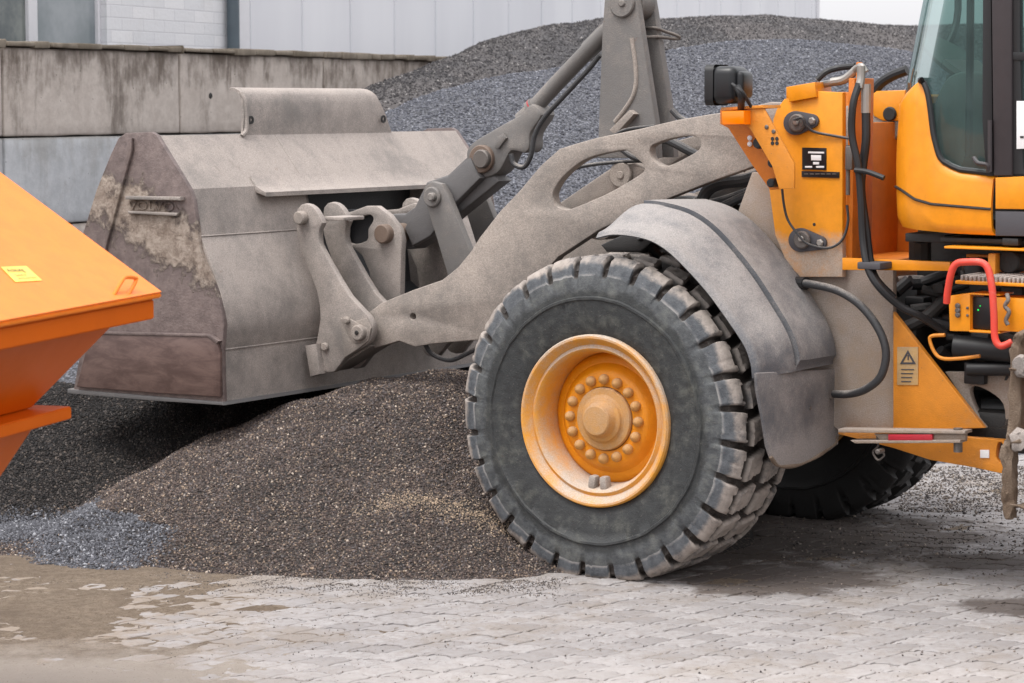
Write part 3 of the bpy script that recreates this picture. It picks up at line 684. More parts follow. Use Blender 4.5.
def fender_mesh():
    l = [Vector(p) for p in dens(fe, 8)]; acc = [0.]
    for a, c in zip(l, l[1:]): acc.append(acc[-1]+(c-a).length)
    tot = acc[-1]
    def at(s):
        for i in range(len(l)-1):
            if s <= acc[i+1] or i == len(l)-2:
                u = (s-acc[i])/(acc[i+1]-acc[i]); p = l[i].lerp(l[i+1], u); tg = (l[min(i+2, len(l)-1)]-l[max(i-1, 0)]).normalized()
                n = Vector((-tg.y, tg.x)); return p, (n if n.dot(p-Vector((TFX, RZ))) > 0 else -n)
    b = bmesh.new(); cols = []; gt = .42
    ts = sorted(set([round(q, 4) for q in list(np.linspace(0, 1, 31))+[gt-.02, gt-.012, gt-.006, gt+.006, gt+.012, gt+.02, .02, .97, .985]]))
    for t in ts:
        s0 = .20*t; col_ = []
        for k in range(49):
            u = k/48; p, n = at(s0+(tot-s0)*u)
            e = -.022*(1-t/.03) if t < .03 else 0
            if abs(t-gt) < .013 and .1 < u < .97: e -= .024
            e += .105*(1-.62*u)*(lambda q: q*q*(3-2*q))(min(1, t/.42))
            if t >= gt+.0125 and u < .97: e += .014
            if t > .96: e -= .05*(t-.96)/.04
            if .97 <= u and t > gt: e -= .004
            q = p+n*e; col_.append(b.verts.new(L3(q.x, FE_W*t, q.y)))
        cols.append(col_)
    for a, c in zip(cols, cols[1:]):
        for k in range(48): b.faces.new((a[k], a[k+1], c[k+1], c[k]))
    bmesh.ops.recalc_face_normals(b, faces=b.faces); bmesh.ops.solidify(b, geom=b.faces[:], thickness=.008); return b
FD = obj('fender', fender_mesh(), 'fender', LD, 40)
# skirt along the near edge of the fender
fl = fe[-1]
# mud flap: same strip, hanging, with ragged lower edge
fp = [P(*q, .0) for q in ((757, 376), (760, 395), (763, 420), (765, 441), (768, 456), (775, 467))]
flF = fp[0][0]-.012
flo = [(755, 373), (790, 371), (834, 369), (837, 385), (838, 420), (837, 444), (829, 450), (815, 459), (800, 466), (785, 468), (777, 466), (770, 458), (766, 446), (761, 415), (756, 390)]
fpl = [PF(x, y, flF) for x, y in flo]
FL = obj('mud_flap', extr(fpl, frameF(flF), .016, .005), 'flap', FD, 40)
for x, y in ((808, 408), (829, 398)):
    w, z = PF(x, y, flF); obj('flap_bolt', lathe([(0, .010), (.014, .008)], L3(flF, w, z), (-1, 0, .1), 10), 'pin', FL)
hem = []
for i, (x, y) in enumerate([(771, 457), (777, 465), (785, 467), (800, 465), (815, 458), (829, 449), (836, 443), (836.5, 436)]):
    w, z = PF(x, y, flF-.008); hem.append(L3(flF-.006, w, z+.001))
obj('worn_hem', tube(hem, lambda t: .008+.002*math.sin(t*23), n=8, res=4), 'mud', FL)
for t, w in ((.45, .42), (.62, .45)):
    k = dens(fe, 6); i = int(t*(len(k)-1)); obj('fender_bolt', lathe([(0, .012), (.03, .010)], L3(k[i][0], w, k[i][1]+.0), (-.5, 0, .8), 10), 'pin', FD)
obj('fender_bracket', [ptube([(640, 236, .3), (668, 262, .45), (700, 262, .64)], .02), plate([(600, 245), (628, 232), (655, 240), (640, 252), (606, 252)], .3, .5, .01)], 'dark', LD)
# ---- front frame: tower plates and dusty body
TP = [(784, 99), (816, 91), (842.5, 92.5), (842.5, 277), (800, 277), (786, 262), (775, 235), (769, 190), (771, 150), (773, 119), (777, 108)]
TW0 = .64
T_ = obj('tower_plate', plate(TP, TW0, TW0+.04, .005), 'yellow_tower', LD)
obj('tower_cap', plate([(786, 87), (815, 82), (816, 97), (789, 102)], TW0-.02, TW0+.0, .004), 'yellow', T_)
obj('cap_side', plate([(786, 87), (815, 82), (816, 92), (786, 99)], TW0+.001, TW0+.16, .004), 'yellow', T_)
tf = P(843, 180, TW0)[0]
ztop = P(843, 78, TW0)[1]; zbot = P(843, 262, TW0)[1]
obj('tower_flange', [lbox(tf-.03, tf, TW0+.041, TW0+.24, zbot, ztop, .004), extr([(0, 0)], Matrix.Identity(4), .01) if 0 else lbox(tf-.05, tf-.031, TW0+.05, TW0+.08, ztop-.1, ztop+.07, .004)], 'orange_shaded_dirty', T_)
def teardrop(x0, y0, r0, x1, y1, r1):
    d = math.atan2(y1-y0, x1-x0); k = math.acos((r0-r1)/math.hypot(x1-x0, y1-y0))
    return [(x0+r0*math.cos(a), y0+r0*math.sin(a)) for a in np.linspace(d+k, d+2*math.pi-k, 16)]+[(x1+r1*math.cos(a), y1+r1*math.sin(a)) for a in np.linspace(d-k, d+k, 8)]
for (x0, y0, x1, y1) in ((795, 123, 811, 121), (800, 240, 819, 243)):
    K = obj('pin_retainer', plate(teardrop(x0, y0, 12, x1, y1, 7), TW0-.018, TW0, .004), 'grey_plastic', T_)
    obj('pin_end', [pdisc(x0+1, y0, TW0-.04, TW0-.017, .04)], 'pin', K); obj('retainer_bolt', [pdisc(x1, y1, TW0-.035, TW0-.017, .018, n=6)], 'silver', K)
    obj('grease_nipple', pdisc(x0, y0-1, TW0-.055, TW0-.04, .014), 'silver', K)
obj('grease_line', ptube([(794, 120, TW0-.05), (802, 118, TW0-.06), (806, 126, TW0-.05), (815, 132, TW0-.02), (835, 136, TW0-.01), (852, 139, TW0-.01)], .006, n=8), 'hose_dusty', T_)
obj('grease_line', ptube([(782, 188, TW0-.06), (784, 205, TW0-.05), (788, 220, TW0-.04), (797, 233, TW0-.05), (808, 244, TW0-.05), (828, 248, TW0-.02), (842, 240, TW0-.01), (848, 222, TW0), (847, 205, TW0)], .006, n=8), 'hose_dusty', T_)
ip = obj('info_plate', plate([(802, 147.5), (826, 148), (826, 170), (802, 169.5)], TW0-.006, TW0, .001), 'black_gloss', T_)
obj('info_print', [plate([(808, 151.5), (824, 151.8), (824, 153.6), (808, 153.3)], TW0-.009, TW0-.006, .0005), plate([(811, 155), (821, 155.2), (821, 160.5), (811, 160.3)], TW0-.009, TW0-.006, .0005), plate([(813, 162), (819, 162), (819, 164.5), (813, 164.5)], TW0-.009, TW0-.006, .0005), plate([(805, 166), (812, 166), (812, 167.8), (805, 167.8)], TW0-.009, TW0-.006, .0005), plate([(816, 166), (824, 166), (824, 167.8), (816, 167.8)], TW0-.009, TW0-.006, .0005)], 'white', ip)
ip2 = obj('info_plate', plate([(801.5, 171), (839, 172), (839, 178), (801.5, 177)], TW0-.006, TW0, .001), 'black_gloss', T_)
obj('info_print', [plate([(804+i*5.6, 173.4), (808+i*5.6, 173.5), (808+i*5.6, 174.6), (804+i*5.6, 174.5)], TW0-.009, TW0-.006, .0003) for i in range(6)], 'pin', ip2)
obj('tower_hole', pdisc(814, 224.5, TW0-.002, TW0+.003, .008, n=10), 'dark', T_)
# far tower plate, seen past the near one
FT = [(838, 92), (875, 92), (904, 91), (925, 112), (928, 262), (838, 262)]
o_ = obj('tower_plate', plate(FT, 1.72, 1.76, .005), 'orange_shaded_dirty', LD)
obj('tower_boss', plate([(869, 96), (876, 91), (905, 90), (905, 121), (882, 121), (873, 116)], 1.66, 1.72, .01), 'yellow', o_)
obj('tower_hole', pdisc(889, 114, 1.645, 1.662, .035), 'dark', o_)
obj('tower_web', lbox(tf-.02, tf+.3, TW0+.25, 1.71, P(870, 262, 1.2)[1]-.1, P(870, 262, 1.2)[1]+.02), 'orange_shaded_dirty', o_)
# bent orange back wall between the towers
wf = P(893, 180, 1.7)[0]
obj('tower_back_wall', lbox(wf-.02, wf, 1.2, 1.72, P(893, 256, 1.7)[1], P(893, 122, 1.7)[1], .004), 'orange_shaded_dirty', LD)
# arm-side frame gusset and dusty body side
obj('frame_side', plate([(738, 211), (752, 172), (772, 176), (800, 250), (842, 268), (893, 270), (893, 318), (985, 428), (893, 432), (838, 430), (800, 400), (770, 300), (740, 250)], .70, .74, .004), 'frame', LD)
FS = obj('body_side_plate', plate([(893, 312), (984, 428), (893, 431)], .665, .698, .004), 'yellow_dirty', LD)
obj('body_lower_edge', plate([(838, 429), (893, 431.5), (1004, 440), (1004, 474), (971, 467), (930, 460), (893, 448), (838, 434)], .655, .70, .004, holes=[[(997, 445), (1000, 442), (1003, 446), (1003, 458), (1000, 462), (996, 456)]]), 'yellow_dirty', LD)
st_ = obj('warning_sticker', plate([(897, 347), (918, 347), (918, 385), (897, 385)], .660, .6648, .001), 'sticker', FS)
M['sticker_worn'] = dusty('worn_sticker', rgb(212, 166, 92), rgb(172, 148, 120), .8, .6, grain=.3); st_.data.materials[0] = M['sticker_worn']
obj('warning_symbol', [extr(pp([(900, 364), (908, 350), (916, 364)], .66), frameW(.6585), .003, .0003, [pp([(903, 362.3), (908, 353.5), (913, 362.3)], .66)]), plate([(907.3, 355), (908.7, 355), (908.5, 360), (907.5, 360)], .657, .660, .0003)]+[plate([(901, 369+i*4), (914-i, 369+i*4), (914-i, 370+i*4), (901, 370+i*4)], .657, .66, .0003) for i in range(4)], 'grey_plastic', st_)
obj('white_tag', plate([(980, 450), (989, 450), (989, 458), (980, 458)], .648, .654, .001), 'white', LD)
# articulation lock bar, red and white
LB = obj('lock_bar', [plate([(838, 429), (965, 431), (965, 434), (838, 432.5)], .52, .60, .003), plate([(850, 440.5), (960, 440), (960, 443), (855, 443.5)], .52, .60, .003), plate([(874, 434), (965, 434), (965, 440), (880, 440)], .54, .57, .003)], 'frame', LD)
obj('lock_bar_red', plate([(888, 434.5), (932, 434.5), (932, 440.5), (888, 440.5)], .52, .54, .003), 'redlock', LB)
obj('lock_ring', pdisc(877, 452, .5, .56, .012), 'pin', LB); obj('lock_pin', ptube([(958, 428, .56), (958, 452, .56)], .02), 'pin', LB)
obj('lock_chain', [ptube([(877, 436, .55), (878, 446, .55), (873, 452, .56), (878, 460, .55), (884, 455, .55), (880, 450, .54)], .005, n=6)], 'pin', LB)
# dark inner machinery behind the opening
obj('inner_frame', plate([(945, 372), (983, 428), (1012, 430), (1012, 372), (975, 372)], .78, .82, .004, holes=[[(970, 392), (975, 386), (990, 392), (1003, 404), (1004, 424), (990, 426), (977, 412)]]), 'frame', LD)
obj('engine_block', lbox(P(915, 300, 1.1)[0], P(1090, 300, 1.1)[0], 1.1, 1.9, .75, 1.83, .02), 'dark', LD)
bits = []
random.seed(3)
for i in range(60):
    x = random.uniform(895, 1015); y = random.uniform(274, 400)
    if y > 300 and x < 900+(y-300)*.75: continue
    s_ = random.uniform(.008, .035); w = random.uniform(.80, 1.05)
    bits.append(ptube([(x, y, w), (x+random.uniform(10, 40), y+random.uniform(-14, 14), w+.05)], s_, n=10) if i % 2 else pbox(x, y, x+random.uniform(8, 22), y+random.uniform(6, 16), w, w+.1, .008))
for k_, q_ in enumerate(bits): obj('machinery', q_, ('dark', 'black', 'dark', 'hose_dusty', 'pin')[k_ % 5], LD)
obj('hydraulic_cylinder', [ptube([(983, 410, .9), (1030, 408, .95)], .055, n=20), ptube([(955, 346, .72), (1012, 352, .75)], .05, n=18), ptube([(968, 369, .72), (1016, 369, .75)], .03, n=16), pbox(964, 362, 984, 385, .74, .8)], 'black', LD)
obj('yellow_guard_bar', ptube([(945, 335, .5), (932, 336, .5), (930, 341, .5), (935, 353, .5), (943, 358.5, .5), (960, 358.5, .5), (980, 356, .5)], .008, n=8), 'yellow_dirty', LD)
obj('steering_pipe', ptube([(900, 330, .75), (925, 318, .8), (945, 300, .85)], .03), 'dark', LD)
# hoses by the tower
HS = obj('hydraulic_hose', ptube([(859, 84, .55), (853, 105, .52), (852, 135, .52), (858, 165, .52), (861, 200, .52), (863, 240, .52), (868, 268, .5), (880, 288, .5), (900, 306, .55), (920, 316, .6), (945, 332, .7)], .017), 'black', LD)
HS2 = obj('hydraulic_hose', ptube([(866, 112, .58), (866, 140, .57), (863, 165, .57), (861, 190, .56), (866, 230, .56), (870, 262, .56), (876, 280, .55), (893, 298, .6)], .020), 'black', LD)
obj('hose_fitting', [ptube([(861, 66, .56), (861, 78, .56), (859, 88, .55)], .019), ptube([(866, 84, .58), (866, 113, .58)], .022), ptube([(855, 70, .6), (861, 66, .58), (866, 72, .58)], .014)], 'silver', LD)
obj('tower_pipe', [ptube([(855, 66, .75), (838, 68, .75), (826, 72, .72), (817, 80, .7)], .014)], 'black', LD)
obj('cylinder_pipe', [ptube([(858, 68, .72), (845, 79, .72), (832, 82, .72)], .020), ptube([(815, 86, .75), (836, 82, .72)], .016)], 'silver', LD)
obj('return_hose', ptube([(907, 70, 1.7), (892, 76, 1.7), (880, 84, 1.7), (872, 95, 1.7)], .025), 'black', LD)
obj('hose_clamp', [pbox(857, 262, 880, 270, .48, .62)], 'grey_plastic', LD)
obj('hose_tie', [ptube([(855, 170, .5), (868, 172, .5), (884, 178, .5)], .012)], 'black', LD)
obj('valve_block', [ptube([(848, 145, .62), (848, 195, .62)], .010), pbox(845, 146, 852, 170, .6, .66)], 'pin', T_)
HF = obj('steering_hose', ptube([(801, 283, .6), (815, 285, .58), (838, 291, .56), (860, 305, .55), (878, 328, .55), (886, 352, .55), (881, 376, .55), (866, 389, .57), (850, 394, .6), (834, 394, .64)], .018, n=14), 'hose_dusty', LD)
obj('hose_end', [ptube([(797, 283, .62), (806, 283.5, .6)], .03)], 'black', HF)
# ---- horizontal rails above the opening
obj('frame_rail', [plate([(842, 258), (950, 262), (950, 271), (842, 270)], .60, .635, .004)], 'yellow', LD)
# ---- light bracket, lamp and turn signal
LBk = obj('light_bracket', plate([(720, 110), (762, 106.5), (768, 117), (793, 163), (793, 188), (770, 190), (752, 165), (728, 128), (720, 124)], .44, .46, .003), 'orange_shaded_dirty', LD)
obj('bracket_rim', [plate([(744, 110), (762, 106.5), (768, 117), (794, 163), (794, 188.5), (779, 189), (772, 166), (750, 129), (744, 124)], .30, .315, .003), plate([(721, 107.5), (762, 105), (763, 108), (721, 110.5)], .29, .46, .002)], 'yellow_dirty', LBk)
obj('turn_signal', plate([(721, 111), (744, 110.5), (744, 124.5), (722, 125)], .24, .38, .008), 'lens', LBk)
for x, y in ((766, 127), (773, 131.5)): obj('bracket_bolt', pdisc(x, y, .292, .302, .010, n=8), 'pin', LBk)
cr = []
for cx, cy in ((774.5, 141),):
    for dx, dy in ((-2.2, -2.2), (2.2, -2.2), (-2.2, 2.2), (2.2, 2.2)): cr.append(pdisc(cx+dx, cy+dy, .297, .3, .009, n=10))
obj('square_hole_mark', cr, 'dark', LBk)
for q_ in [pbox(754, 136, 764, 149, .36, .44, .012), pdisc(757, 143, .33, .36, .024), pdisc(771, 163, .38, .44, .02), pdisc(770, 183, .38, .44, .02), pdisc(779, 177, .36, .44, .02)]: obj('connector', q_, 'black', LBk)
obj('connector_flange', [pdisc(749, 141+d, .425, .439, .012, n=8) for d in (-3, 3)], 'white', LBk)
# lamp
cf, cz = P(735, 85, .33); cf += .035
LM = obj('work_lamp', [box(L3(cf+.0, .35, cz), (.12, .19, .165), .035, Matrix.Rotation(R(8), 4, 'Z'), 4), box(L3(cf-.07, .35, cz+.0), (.04, .14, .12), .02, Matrix.Rotation(R(8), 4, 'Z'), 3)], 'black_gloss', LD)
obj('lamp_stem', [ptube([(737, 86, .24), (741, 96, .24), (741, 110, .3)], .016), ptube([(732, 84, .24), (742, 92, .23), (749, 103, .28), (752, 108, .3)], .008)], 'black', LM)
obj('lamp_bezel', box(L3(cf+.066, .35, cz), (.02, .205, .18), .03, Matrix.Rotation(R(8), 4, 'Z'), 3), 'black', LM)
# ---- hoses and lift cylinder between arm and fender
obj('lift_cylinder', [ptube([(690, 215, .95), (716, 196, .95), (770, 176, .95)], .05, n=18)], 'crank', LD)
obj('lift_hose', [ptube([(700, 206, .85), (708, 190, .85), (722, 183, .85), (745, 180, .85), (765, 174, .85)], .03), ptube([(700, 204, .9), (722, 200, .9), (770, 183, .9)], .018), ptube([(696, 200, .92), (735, 190, .92), (770, 176, .92)], .014), ptube([(716, 210, .88), (745, 196, .88), (760, 192, .88)], .022)], 'hose_dusty', LD)
obj('arm_hose', [ptube([(655, 137, 1.0), (672, 142, 1.0), (700, 156, 1.0), (745, 168, 1.0)], .022), ptube([(552, 175, .95), (590, 165, .95), (640, 161, 1.0), (655, 163, 1.0)], .009), ptube([(620, 148, .95), (634, 158, .95), (650, 162, 1.)], .014), ptube([(672, 110, .9), (680, 118, .9), (692, 124, .9)], .015), ptube([(608, 140, .95), (625, 130, .95), (655, 126, .95)], .008)], 'hose_dusty', LD)
obj('cross_member', plate([(600, 208), (680, 196), (745, 205), (760, 250), (640, 260)], 1.0, 1.1, .01), 'dark', LD)
# ---- under-body between the wheels
obj('front_body', lbox(TFX-.95, TFX+.45, .78, 1.68, .62, 1.28, .03), 'dark', LD)
obj('belly_plate', lbox(TFX-1.9, TFX-.95, .78, 1.68, .60, .78, .03), 'dark', LD)
# ================== CAB
CW, CWF = .45, 2.0
fc, _ = P(936, 180, CW)                     # where the side becomes the rounded corner
rad = .27
def plan(s):                               # s in metres along the side, negative = rearwards
    if s < 0: return fc+s, CW
    a = min(s/rad, math.pi/2)
    if s/rad < math.pi/2: return fc+rad*math.sin(a), CW+rad*(1-math.cos(a))
    return fc+rad, CW+rad+(s-rad*math.pi/2)
smax = rad*math.pi/2+(CWF-CW-rad)
ss = list(np.linspace(P(993, 200, CW)[0]-fc, 0, 14))+list(np.linspace(0, rad*math.pi/2, 30))[1:]+list(np.linspace(rad*math.pi/2, smax, 8))[1:]
tk = [(893, 104), (900, 93), (908, 85), (915, 80), (920, 83), (924, 92), (927, 108), (931, 137), (938, 160), (950, 167), (959, 170.5), (993, 174.5)]
def lerp(t, x):
    if x <= t[0][0]: return t[0][1]
    for (a, b_), (c, d) in zip(t, t[1:]):
        if x <= c: return b_+(d-b_)*(x-a)/(c-a)
    return t[-1][1]
bt = [(893, 219), (896, 224), (900, 227), (915, 230), (950, 233.5), (993, 235.5)]
rings = []; zf_top = None
xmin = min(proj(LW(*plan(s), 1.9))[0] for s in ss)
for s in ss:
    f, w = plan(s); x = proj(LW(f, w, 1.95))[0]
    if s > rad*math.pi/2*.72 and zf_top is not None: zt, zb = zf_top, zf_bot
    else:
        zt = zat(f, w, lerp(tk, x)); zb = zat(f, w, lerp(bt, x)); zf_top, zf_bot = zt, zb
    rings.append((f, w, zt, zb))
def sheet(rows, thick):
    b = bmesh.new(); v = [[b.verts.new(q) for q in r] for r in rows]
    for a, c in zip(v, v[1:]):
        for i in range(len(a)-1): b.faces.new((a[i], a[i+1], c[i+1], c[i]))
    bmesh.ops.recalc_face_normals(b, faces=b.faces); b.faces.ensure_lookup_table(); f0 = b.faces[len(b.faces)//3]
    if f0.normal.dot(f0.calc_center_median()-L3(cx_, cw_, f0.calc_center_median().z)) < 0: bmesh.ops.reverse_faces(b, faces=b.faces)
    bmesh.ops.solidify(b, geom=b.faces[:], thickness=thick); return b
cx_, cw_ = fc-.5, 1.2
rows = []
for f, w, zt, zb in rings:
    d = Vector((f-cx_, w-cw_)); d.normalize(); col_ = []
    for t in np.linspace(0, 1, 14):
        z = zb+(zt-zb)*t; bul = .012*math.sin(math.pi*min(1, t*1.05)) - .02*max(0, (.06-t)/.06) - .025*max(0, (t-.93)/.07)
        col_.append(L3(f+d.x*bul, w+d.y*bul, z))
    rows.append(col_)
CAB = empty('cab', (0, 0, 0)); CAB.parent = LD
def CP(name, me, mat, sm=35, label=None): return obj(name, me, mat, CAB, sm, label)
CP('corner_panel', sheet(rows, .02), 'yellow', 60)
# groove line around the lower third
seam = []
for (f, w, zt, zb) in rings[:38]:
    x = proj(LW(f, w, 1.95))[0]; zz = zat(f, w, lerp([(893, 183), (905, 190), (918, 199), (935, 204), (993, 209)], x)); d = Vector((f-cx_, w-cw_)).normalized()
    seam.append(L3(f+d.x*.0135, w+d.y*.0135, zz))
CP('panel_seam', tube(seam, .006, n=6, res=2), 'dark')
CP('door_lower_panel', plate([(995, 177.5), (1060, 175), (1060, 210), (995, 209)], CW-.01, CW+.03, .006), 'yellow')
CP('sill_panel', plate([(995, 211), (1060, 212), (1060, 237), (995, 236)], CW-.006, CW+.03, .006), 'grey_plastic')
# frame and pillars
P1 = CP('door_pillar', plate([(988, -260), (1012, -260), (1012, 176), (993, 176)], CW-.012, CW+.06, .01), 'charcoal')
CP('pillar_rubber', plate([(984, -260), (988, -260), (993, 176), (986, 176), (982, 120)], CW-.004, CW+.05, .004), 'black')
CP('door_frame', [plate([(1012.5, -260), (1060, -260), (1060, 174), (1012.5, 175)], CW+.0, CW+.04, .004, holes=[[(1023, -240), (1050, -240), (1050, 165), (1023, 165)]]), plate([(1012.5, 52), (1060, 53), (1060, 62), (1012.5, 60)], CW-.004, CW+.0, .002)], 'black')
CP('glass_seal', tube([L3(*(lambda d: (f-d.x*.012, w-d.y*.012))(Vector((f-cx_, w-cw_)).normalized()), zt+.004) for f, w, zt, zb in rings[:44] if proj(LW(f, w, zt))[0] > 917 or f < fc], lambda t: .013, n=8, res=2), 'black')
# windscreen wrapping the corner, leaning back
def wplan(s, z): 
    f, w = plan(s); lean = max(0, z-zf_top)*.20
    d = Vector((f-cx_, w-cw_)).normalized()
    return f-lean*(1 if s > 0 else max(0, 1+s/.25))-.02*d.x, w-.02*d.y
gz0 = min(r[2] for r in rings)-.02; roofz = zat(fc, CW, -260)
rows = []
for s in ss:
    rows.append([L3(*(lambda q: (q[0], q[1], z))(wplan(s, z))) for z in np.linspace(gz0, roofz, 10)])
b = bmesh.new(); v = [[b.verts.new(q) for q in r] for r in rows]
for a, c in zip(v, v[1:]):
    for i in range(len(a)-1): b.faces.new((a[i], a[i+1], c[i+1], c[i]))
bmesh.ops.recalc_face_normals(b, faces=b.faces)
CP('windscreen', b, 'glass', 60)
b = bmesh.new(); fr_ = fc-2.0
q = [b.verts.new(L3(f, w, z)) for f, w, z in ((fc-.45, CWF, gz0), (fr_+.6, CWF, gz0), (fr_+.6, CWF, roofz), (fc-.45, CWF, roofz))]; b.faces.new(q)
CP('side_window', b, 'glass')
b = bmesh.new()
a1_ = pp([(1022, -241), (1051, -241), (1051, 166), (1022, 166)], CW+.02); b.faces.new([b.verts.new(L3(f, CW+.02, z)) for f, z in a1_])
CP('door_window', b, 'glass')
CP('paper_notice', plate([(1016.5, 101), (1040, 101), (1040, 148), (1016.5, 149)], CW-.006, CW-.001, .0005), 'white')
nt = P(1021, 137, CW-.008); 
CP('notice_print', [plate([(1020, 136), (1023.5, 136), (1023.5, 138), (1020, 138)], CW-.009, CW-.006, .0003)], 'ink')
CP('wiper_post', ptube([(971, -60, .62), (970, 60, .62), (968.5, 158, .60)], .017), 'charcoal')
CP('far_pillar', [ptube([(950, -90, CWF-.05), (958, 10, CWF-.05), (941, 60, CWF-.2)], .018), lbox(fc-.55, fc-.45, CWF-.06, CWF, gz0, roofz)], 'charcoal')
CP('handrail_bracket', [ptube([(974, 158, CW-.01), (978, 163, CW-.03), (987, 165, CW-.03), (989, 172, CW-.02)], .010), ptube([(990, 120, CW-.02), (990, 172, CW-.02)], .010)], 'charcoal')
CP('roof', lbox(fc-2.0, fc+.1, CW-.03, CWF+.03, roofz, roofz+.14, .05), 'yellow')
CP('rear_wall', lbox(fc-2.0, fc-1.95, CW+.05, CWF, gz0-.5, roofz, .01), 'charcoal')
CP('cab_floor', lbox(fc-1.95, fc-.02, CW+.05, CWF-.03, zf_bot+.0, zf_bot+.05, .01), 'dark')
CP('far_side_panel', lbox(fc-1.95, fc+rad-.2, CWF-.04, CWF, zf_bot, gz0+.02, .01), 'yellow')
CP('steering_column', [ptube([(948, 150, 1.2), (955, 110, 1.2), (962, 78, 1.2)], .07, n=14), lathe([(0, .19), (.02, .205), (.04, .19)], L3(P(958, 68, 1.2)[0], 1.2, P(958, 68, 1.2)[1]), (-.6, 0, .8), 32)], 'seat')
CP('dashboard', [plate([(925, 170), (930, 115), (942, 82), (958, 72), (972, 74), (975, 95), (968, 120), (962, 170)], .95, 1.45, .03, smooth=1)], 'seat')
CP('operator_seat', [plate([(1000, 165), (1060, 165), (1060, 60), (1045, 40), (1030, 60), (1030, 120), (1000, 130)], .95, 1.45, .03)], 'seat')
# under the cab
CP('cab_mount', [pbox(905, 233, 945, 243, .55, .8), pbox(940, 237, 1060, 246, .5, .8), ptube([(920, 238, .7), (920, 262, .75)], .05), pbox(1002, 238, 1018, 246, .45, .6)], 'dark')
obj('platform_bar', pbox(944, 246, 1070, 253, .42, .62, .003), 'yellow', LD)
obj('platform_post', pbox(988, 253.5, 995, 279, .45, .5, .003), 'yellow_dirty', LD)
obj('platform_back', pbox(966, 254, 1070, 276, .75, .8, .003), 'orange_shaded_dirty', LD)
obj('rubber_mount', ptube([(976, 258, .6), (976, 278, .6)], .06, n=18), 'black', LD)
obj('beacon_socket', pdisc(1008, 262, .5, .7, .05), 'dark', LD); obj('bolt', ptube([(962, 270, .5), (964, 279, .5)], .01), 'dark', LD)
ST = obj('access_step', pbox(955, 280.5, 1070, 289, .28, .60, .003), 'yellow', LD)
sv = []
a_, zz_ = P(956, 279.5, .28)[0], P(956, 279.5, .28)[1]
for i in range(34):
    sv.append(box(L3(a_-.02-.019*i, .44, zz_+.004), (.011, .3, .022+.008*random.random()), .003))
obj('step_grating', sv, 'bucket', ST)
BX = obj('battery_box', [plate([(948.5, 296), (970, 293), (970, 331.5), (949.5, 331)], .30, .45, .004), pbox(992, 297, 1070, 335, .30, .45, .004), pbox(969, 330, 1000, 334, .30, .45, .003), pbox(969, 293, 1000, 296, .30, .45, .002)], 'yellow', LD)
obj('box_display', pbox(970.5, 296.5, 991.5, 329.5, .33, .35, .002), 'black_gloss', BX)
mg = NT('green_indicator'); mg.out(rgb(20, 200, 80), .4); mg.b.inputs['Emission Color'].default_value = rgb(20, 220, 90); mg.b.inputs['Emission Strength'].default_value = .6; M['led'] = mg.m
obj('indicator_light', [pdisc(978, 310, .326, .33, .004, n=8), pdisc(980, 306, .326, .33, .003, n=8)], 'led', BX)
obj('box_latch', [pdisc(957, 306+i*4.5, .285, .3, .012, n=10) for i in range(3)]+[pdisc(967, y, .292, .3, .006, n=8) for y in (308, 315.5)], 'pin', BX)
obj('latch_chain', [ptube([(1007, 294, .28), (1008, 300, .27), (1005, 306, .27), (1009, 312, .27), (1006, 320, .27), (1008, 325, .27)], .009)], 'pin', BX)
obj('handrail', ptube([(946.7, 303, .26), (947.6, 292, .25), (951.5, 272, .24), (957, 263.5, .24), (968, 262, .24), (981, 262.5, .24), (988, 269, .24), (992, 288, .24), (994, 315, .24), (995, 338, .24), (1001, 346, .24), (1012, 342, .25)], .015, n=14), 'red', LD)
# ladder, caked with mud
LA = [plate([(1012, 334), (1024, 332), (1021, 350), (1020, 430), (1013, 445), (1012, 500), (1012, 520), (1003, 518), (1001, 490), (1000, 450), (1007, 430), (1009, 350)], .16, .22, .01), plate([(1052, 334), (1062, 334), (1062, 520), (1052, 520)], .16, .22, .01)]
for y in (368, 440, 506): LA.append(pbox(1010, y, 1060, y+7, .12, .4, .006))
LAD = join(LA)
bb = bmesh.new(); bb.from_mesh(LAD); bmesh.ops.subdivide_edges(bb, edges=bb.edges, cuts=6, use_grid_fill=True); bb.to_mesh(LAD); bb.free(); rough_up(LAD, .014, 22); rough_up(LAD, .008, 60, 5)
LDR = obj('ladder', LAD, 'mud', LD, 60)
obj('ladder_side', pbox(1020, 384, 1070, 432, .30, .34), 'yellow_dirty', LD)
for x, y in ((1019, 366), (1017, 440)): obj('caked_dust', rough_up(tube([L3(P(x, y, .12)[0]-.01*k, .12+.05*k, P(x, y, .12)[1]) for k in range(5)], lambda t: .032+.012*math.sin(t*9), n=14), .02, 30, x), 'bucket', LDR)
obj('rear_body', [lbox(fc-3.2, fc-1.0, .50, 1.95, .75, 1.75, .04)], 'yellow_dirty', LD)
# ================================================================== ORANGE SKIP CONTAINER
C0 = AY(161.5, 291.5, 7.8)
ed = Vector((math.sin(R(16)), math.cos(R(16)), 0)); sd = Vector((-ed.y, ed.x, 0))
def onvert(px, py, hd):       # point on the vertical plane through C0 along hd
    n = hd.cross(Vector((0, 0, 1))); d = ray(px, py); return CAM+d*((C0-CAM).dot(n)/d.dot(n))
S_ = onvert(0, 172, sd); S2 = C0+(S_-C0)*1.7
kd = (sd*.8-ed*.6).normalized(); K_ = onvert(13, 230, kd); K2 = C0+(K_-C0)*2.0
E1 = C0-ed*2.6
zr = max(S2.z, K2.z)
SK = empty('skip_container', (C0.x-.9, C0.y-.9, 0))
tag(SK, 'orange lidded skip container with tapering sides at the left edge', 'skip')
io = SK.location.copy()
def w2(pts): return [Vector(p)-io for p in pts]
E2 = E1+sd*.2
K3 = K2-ed*1.3
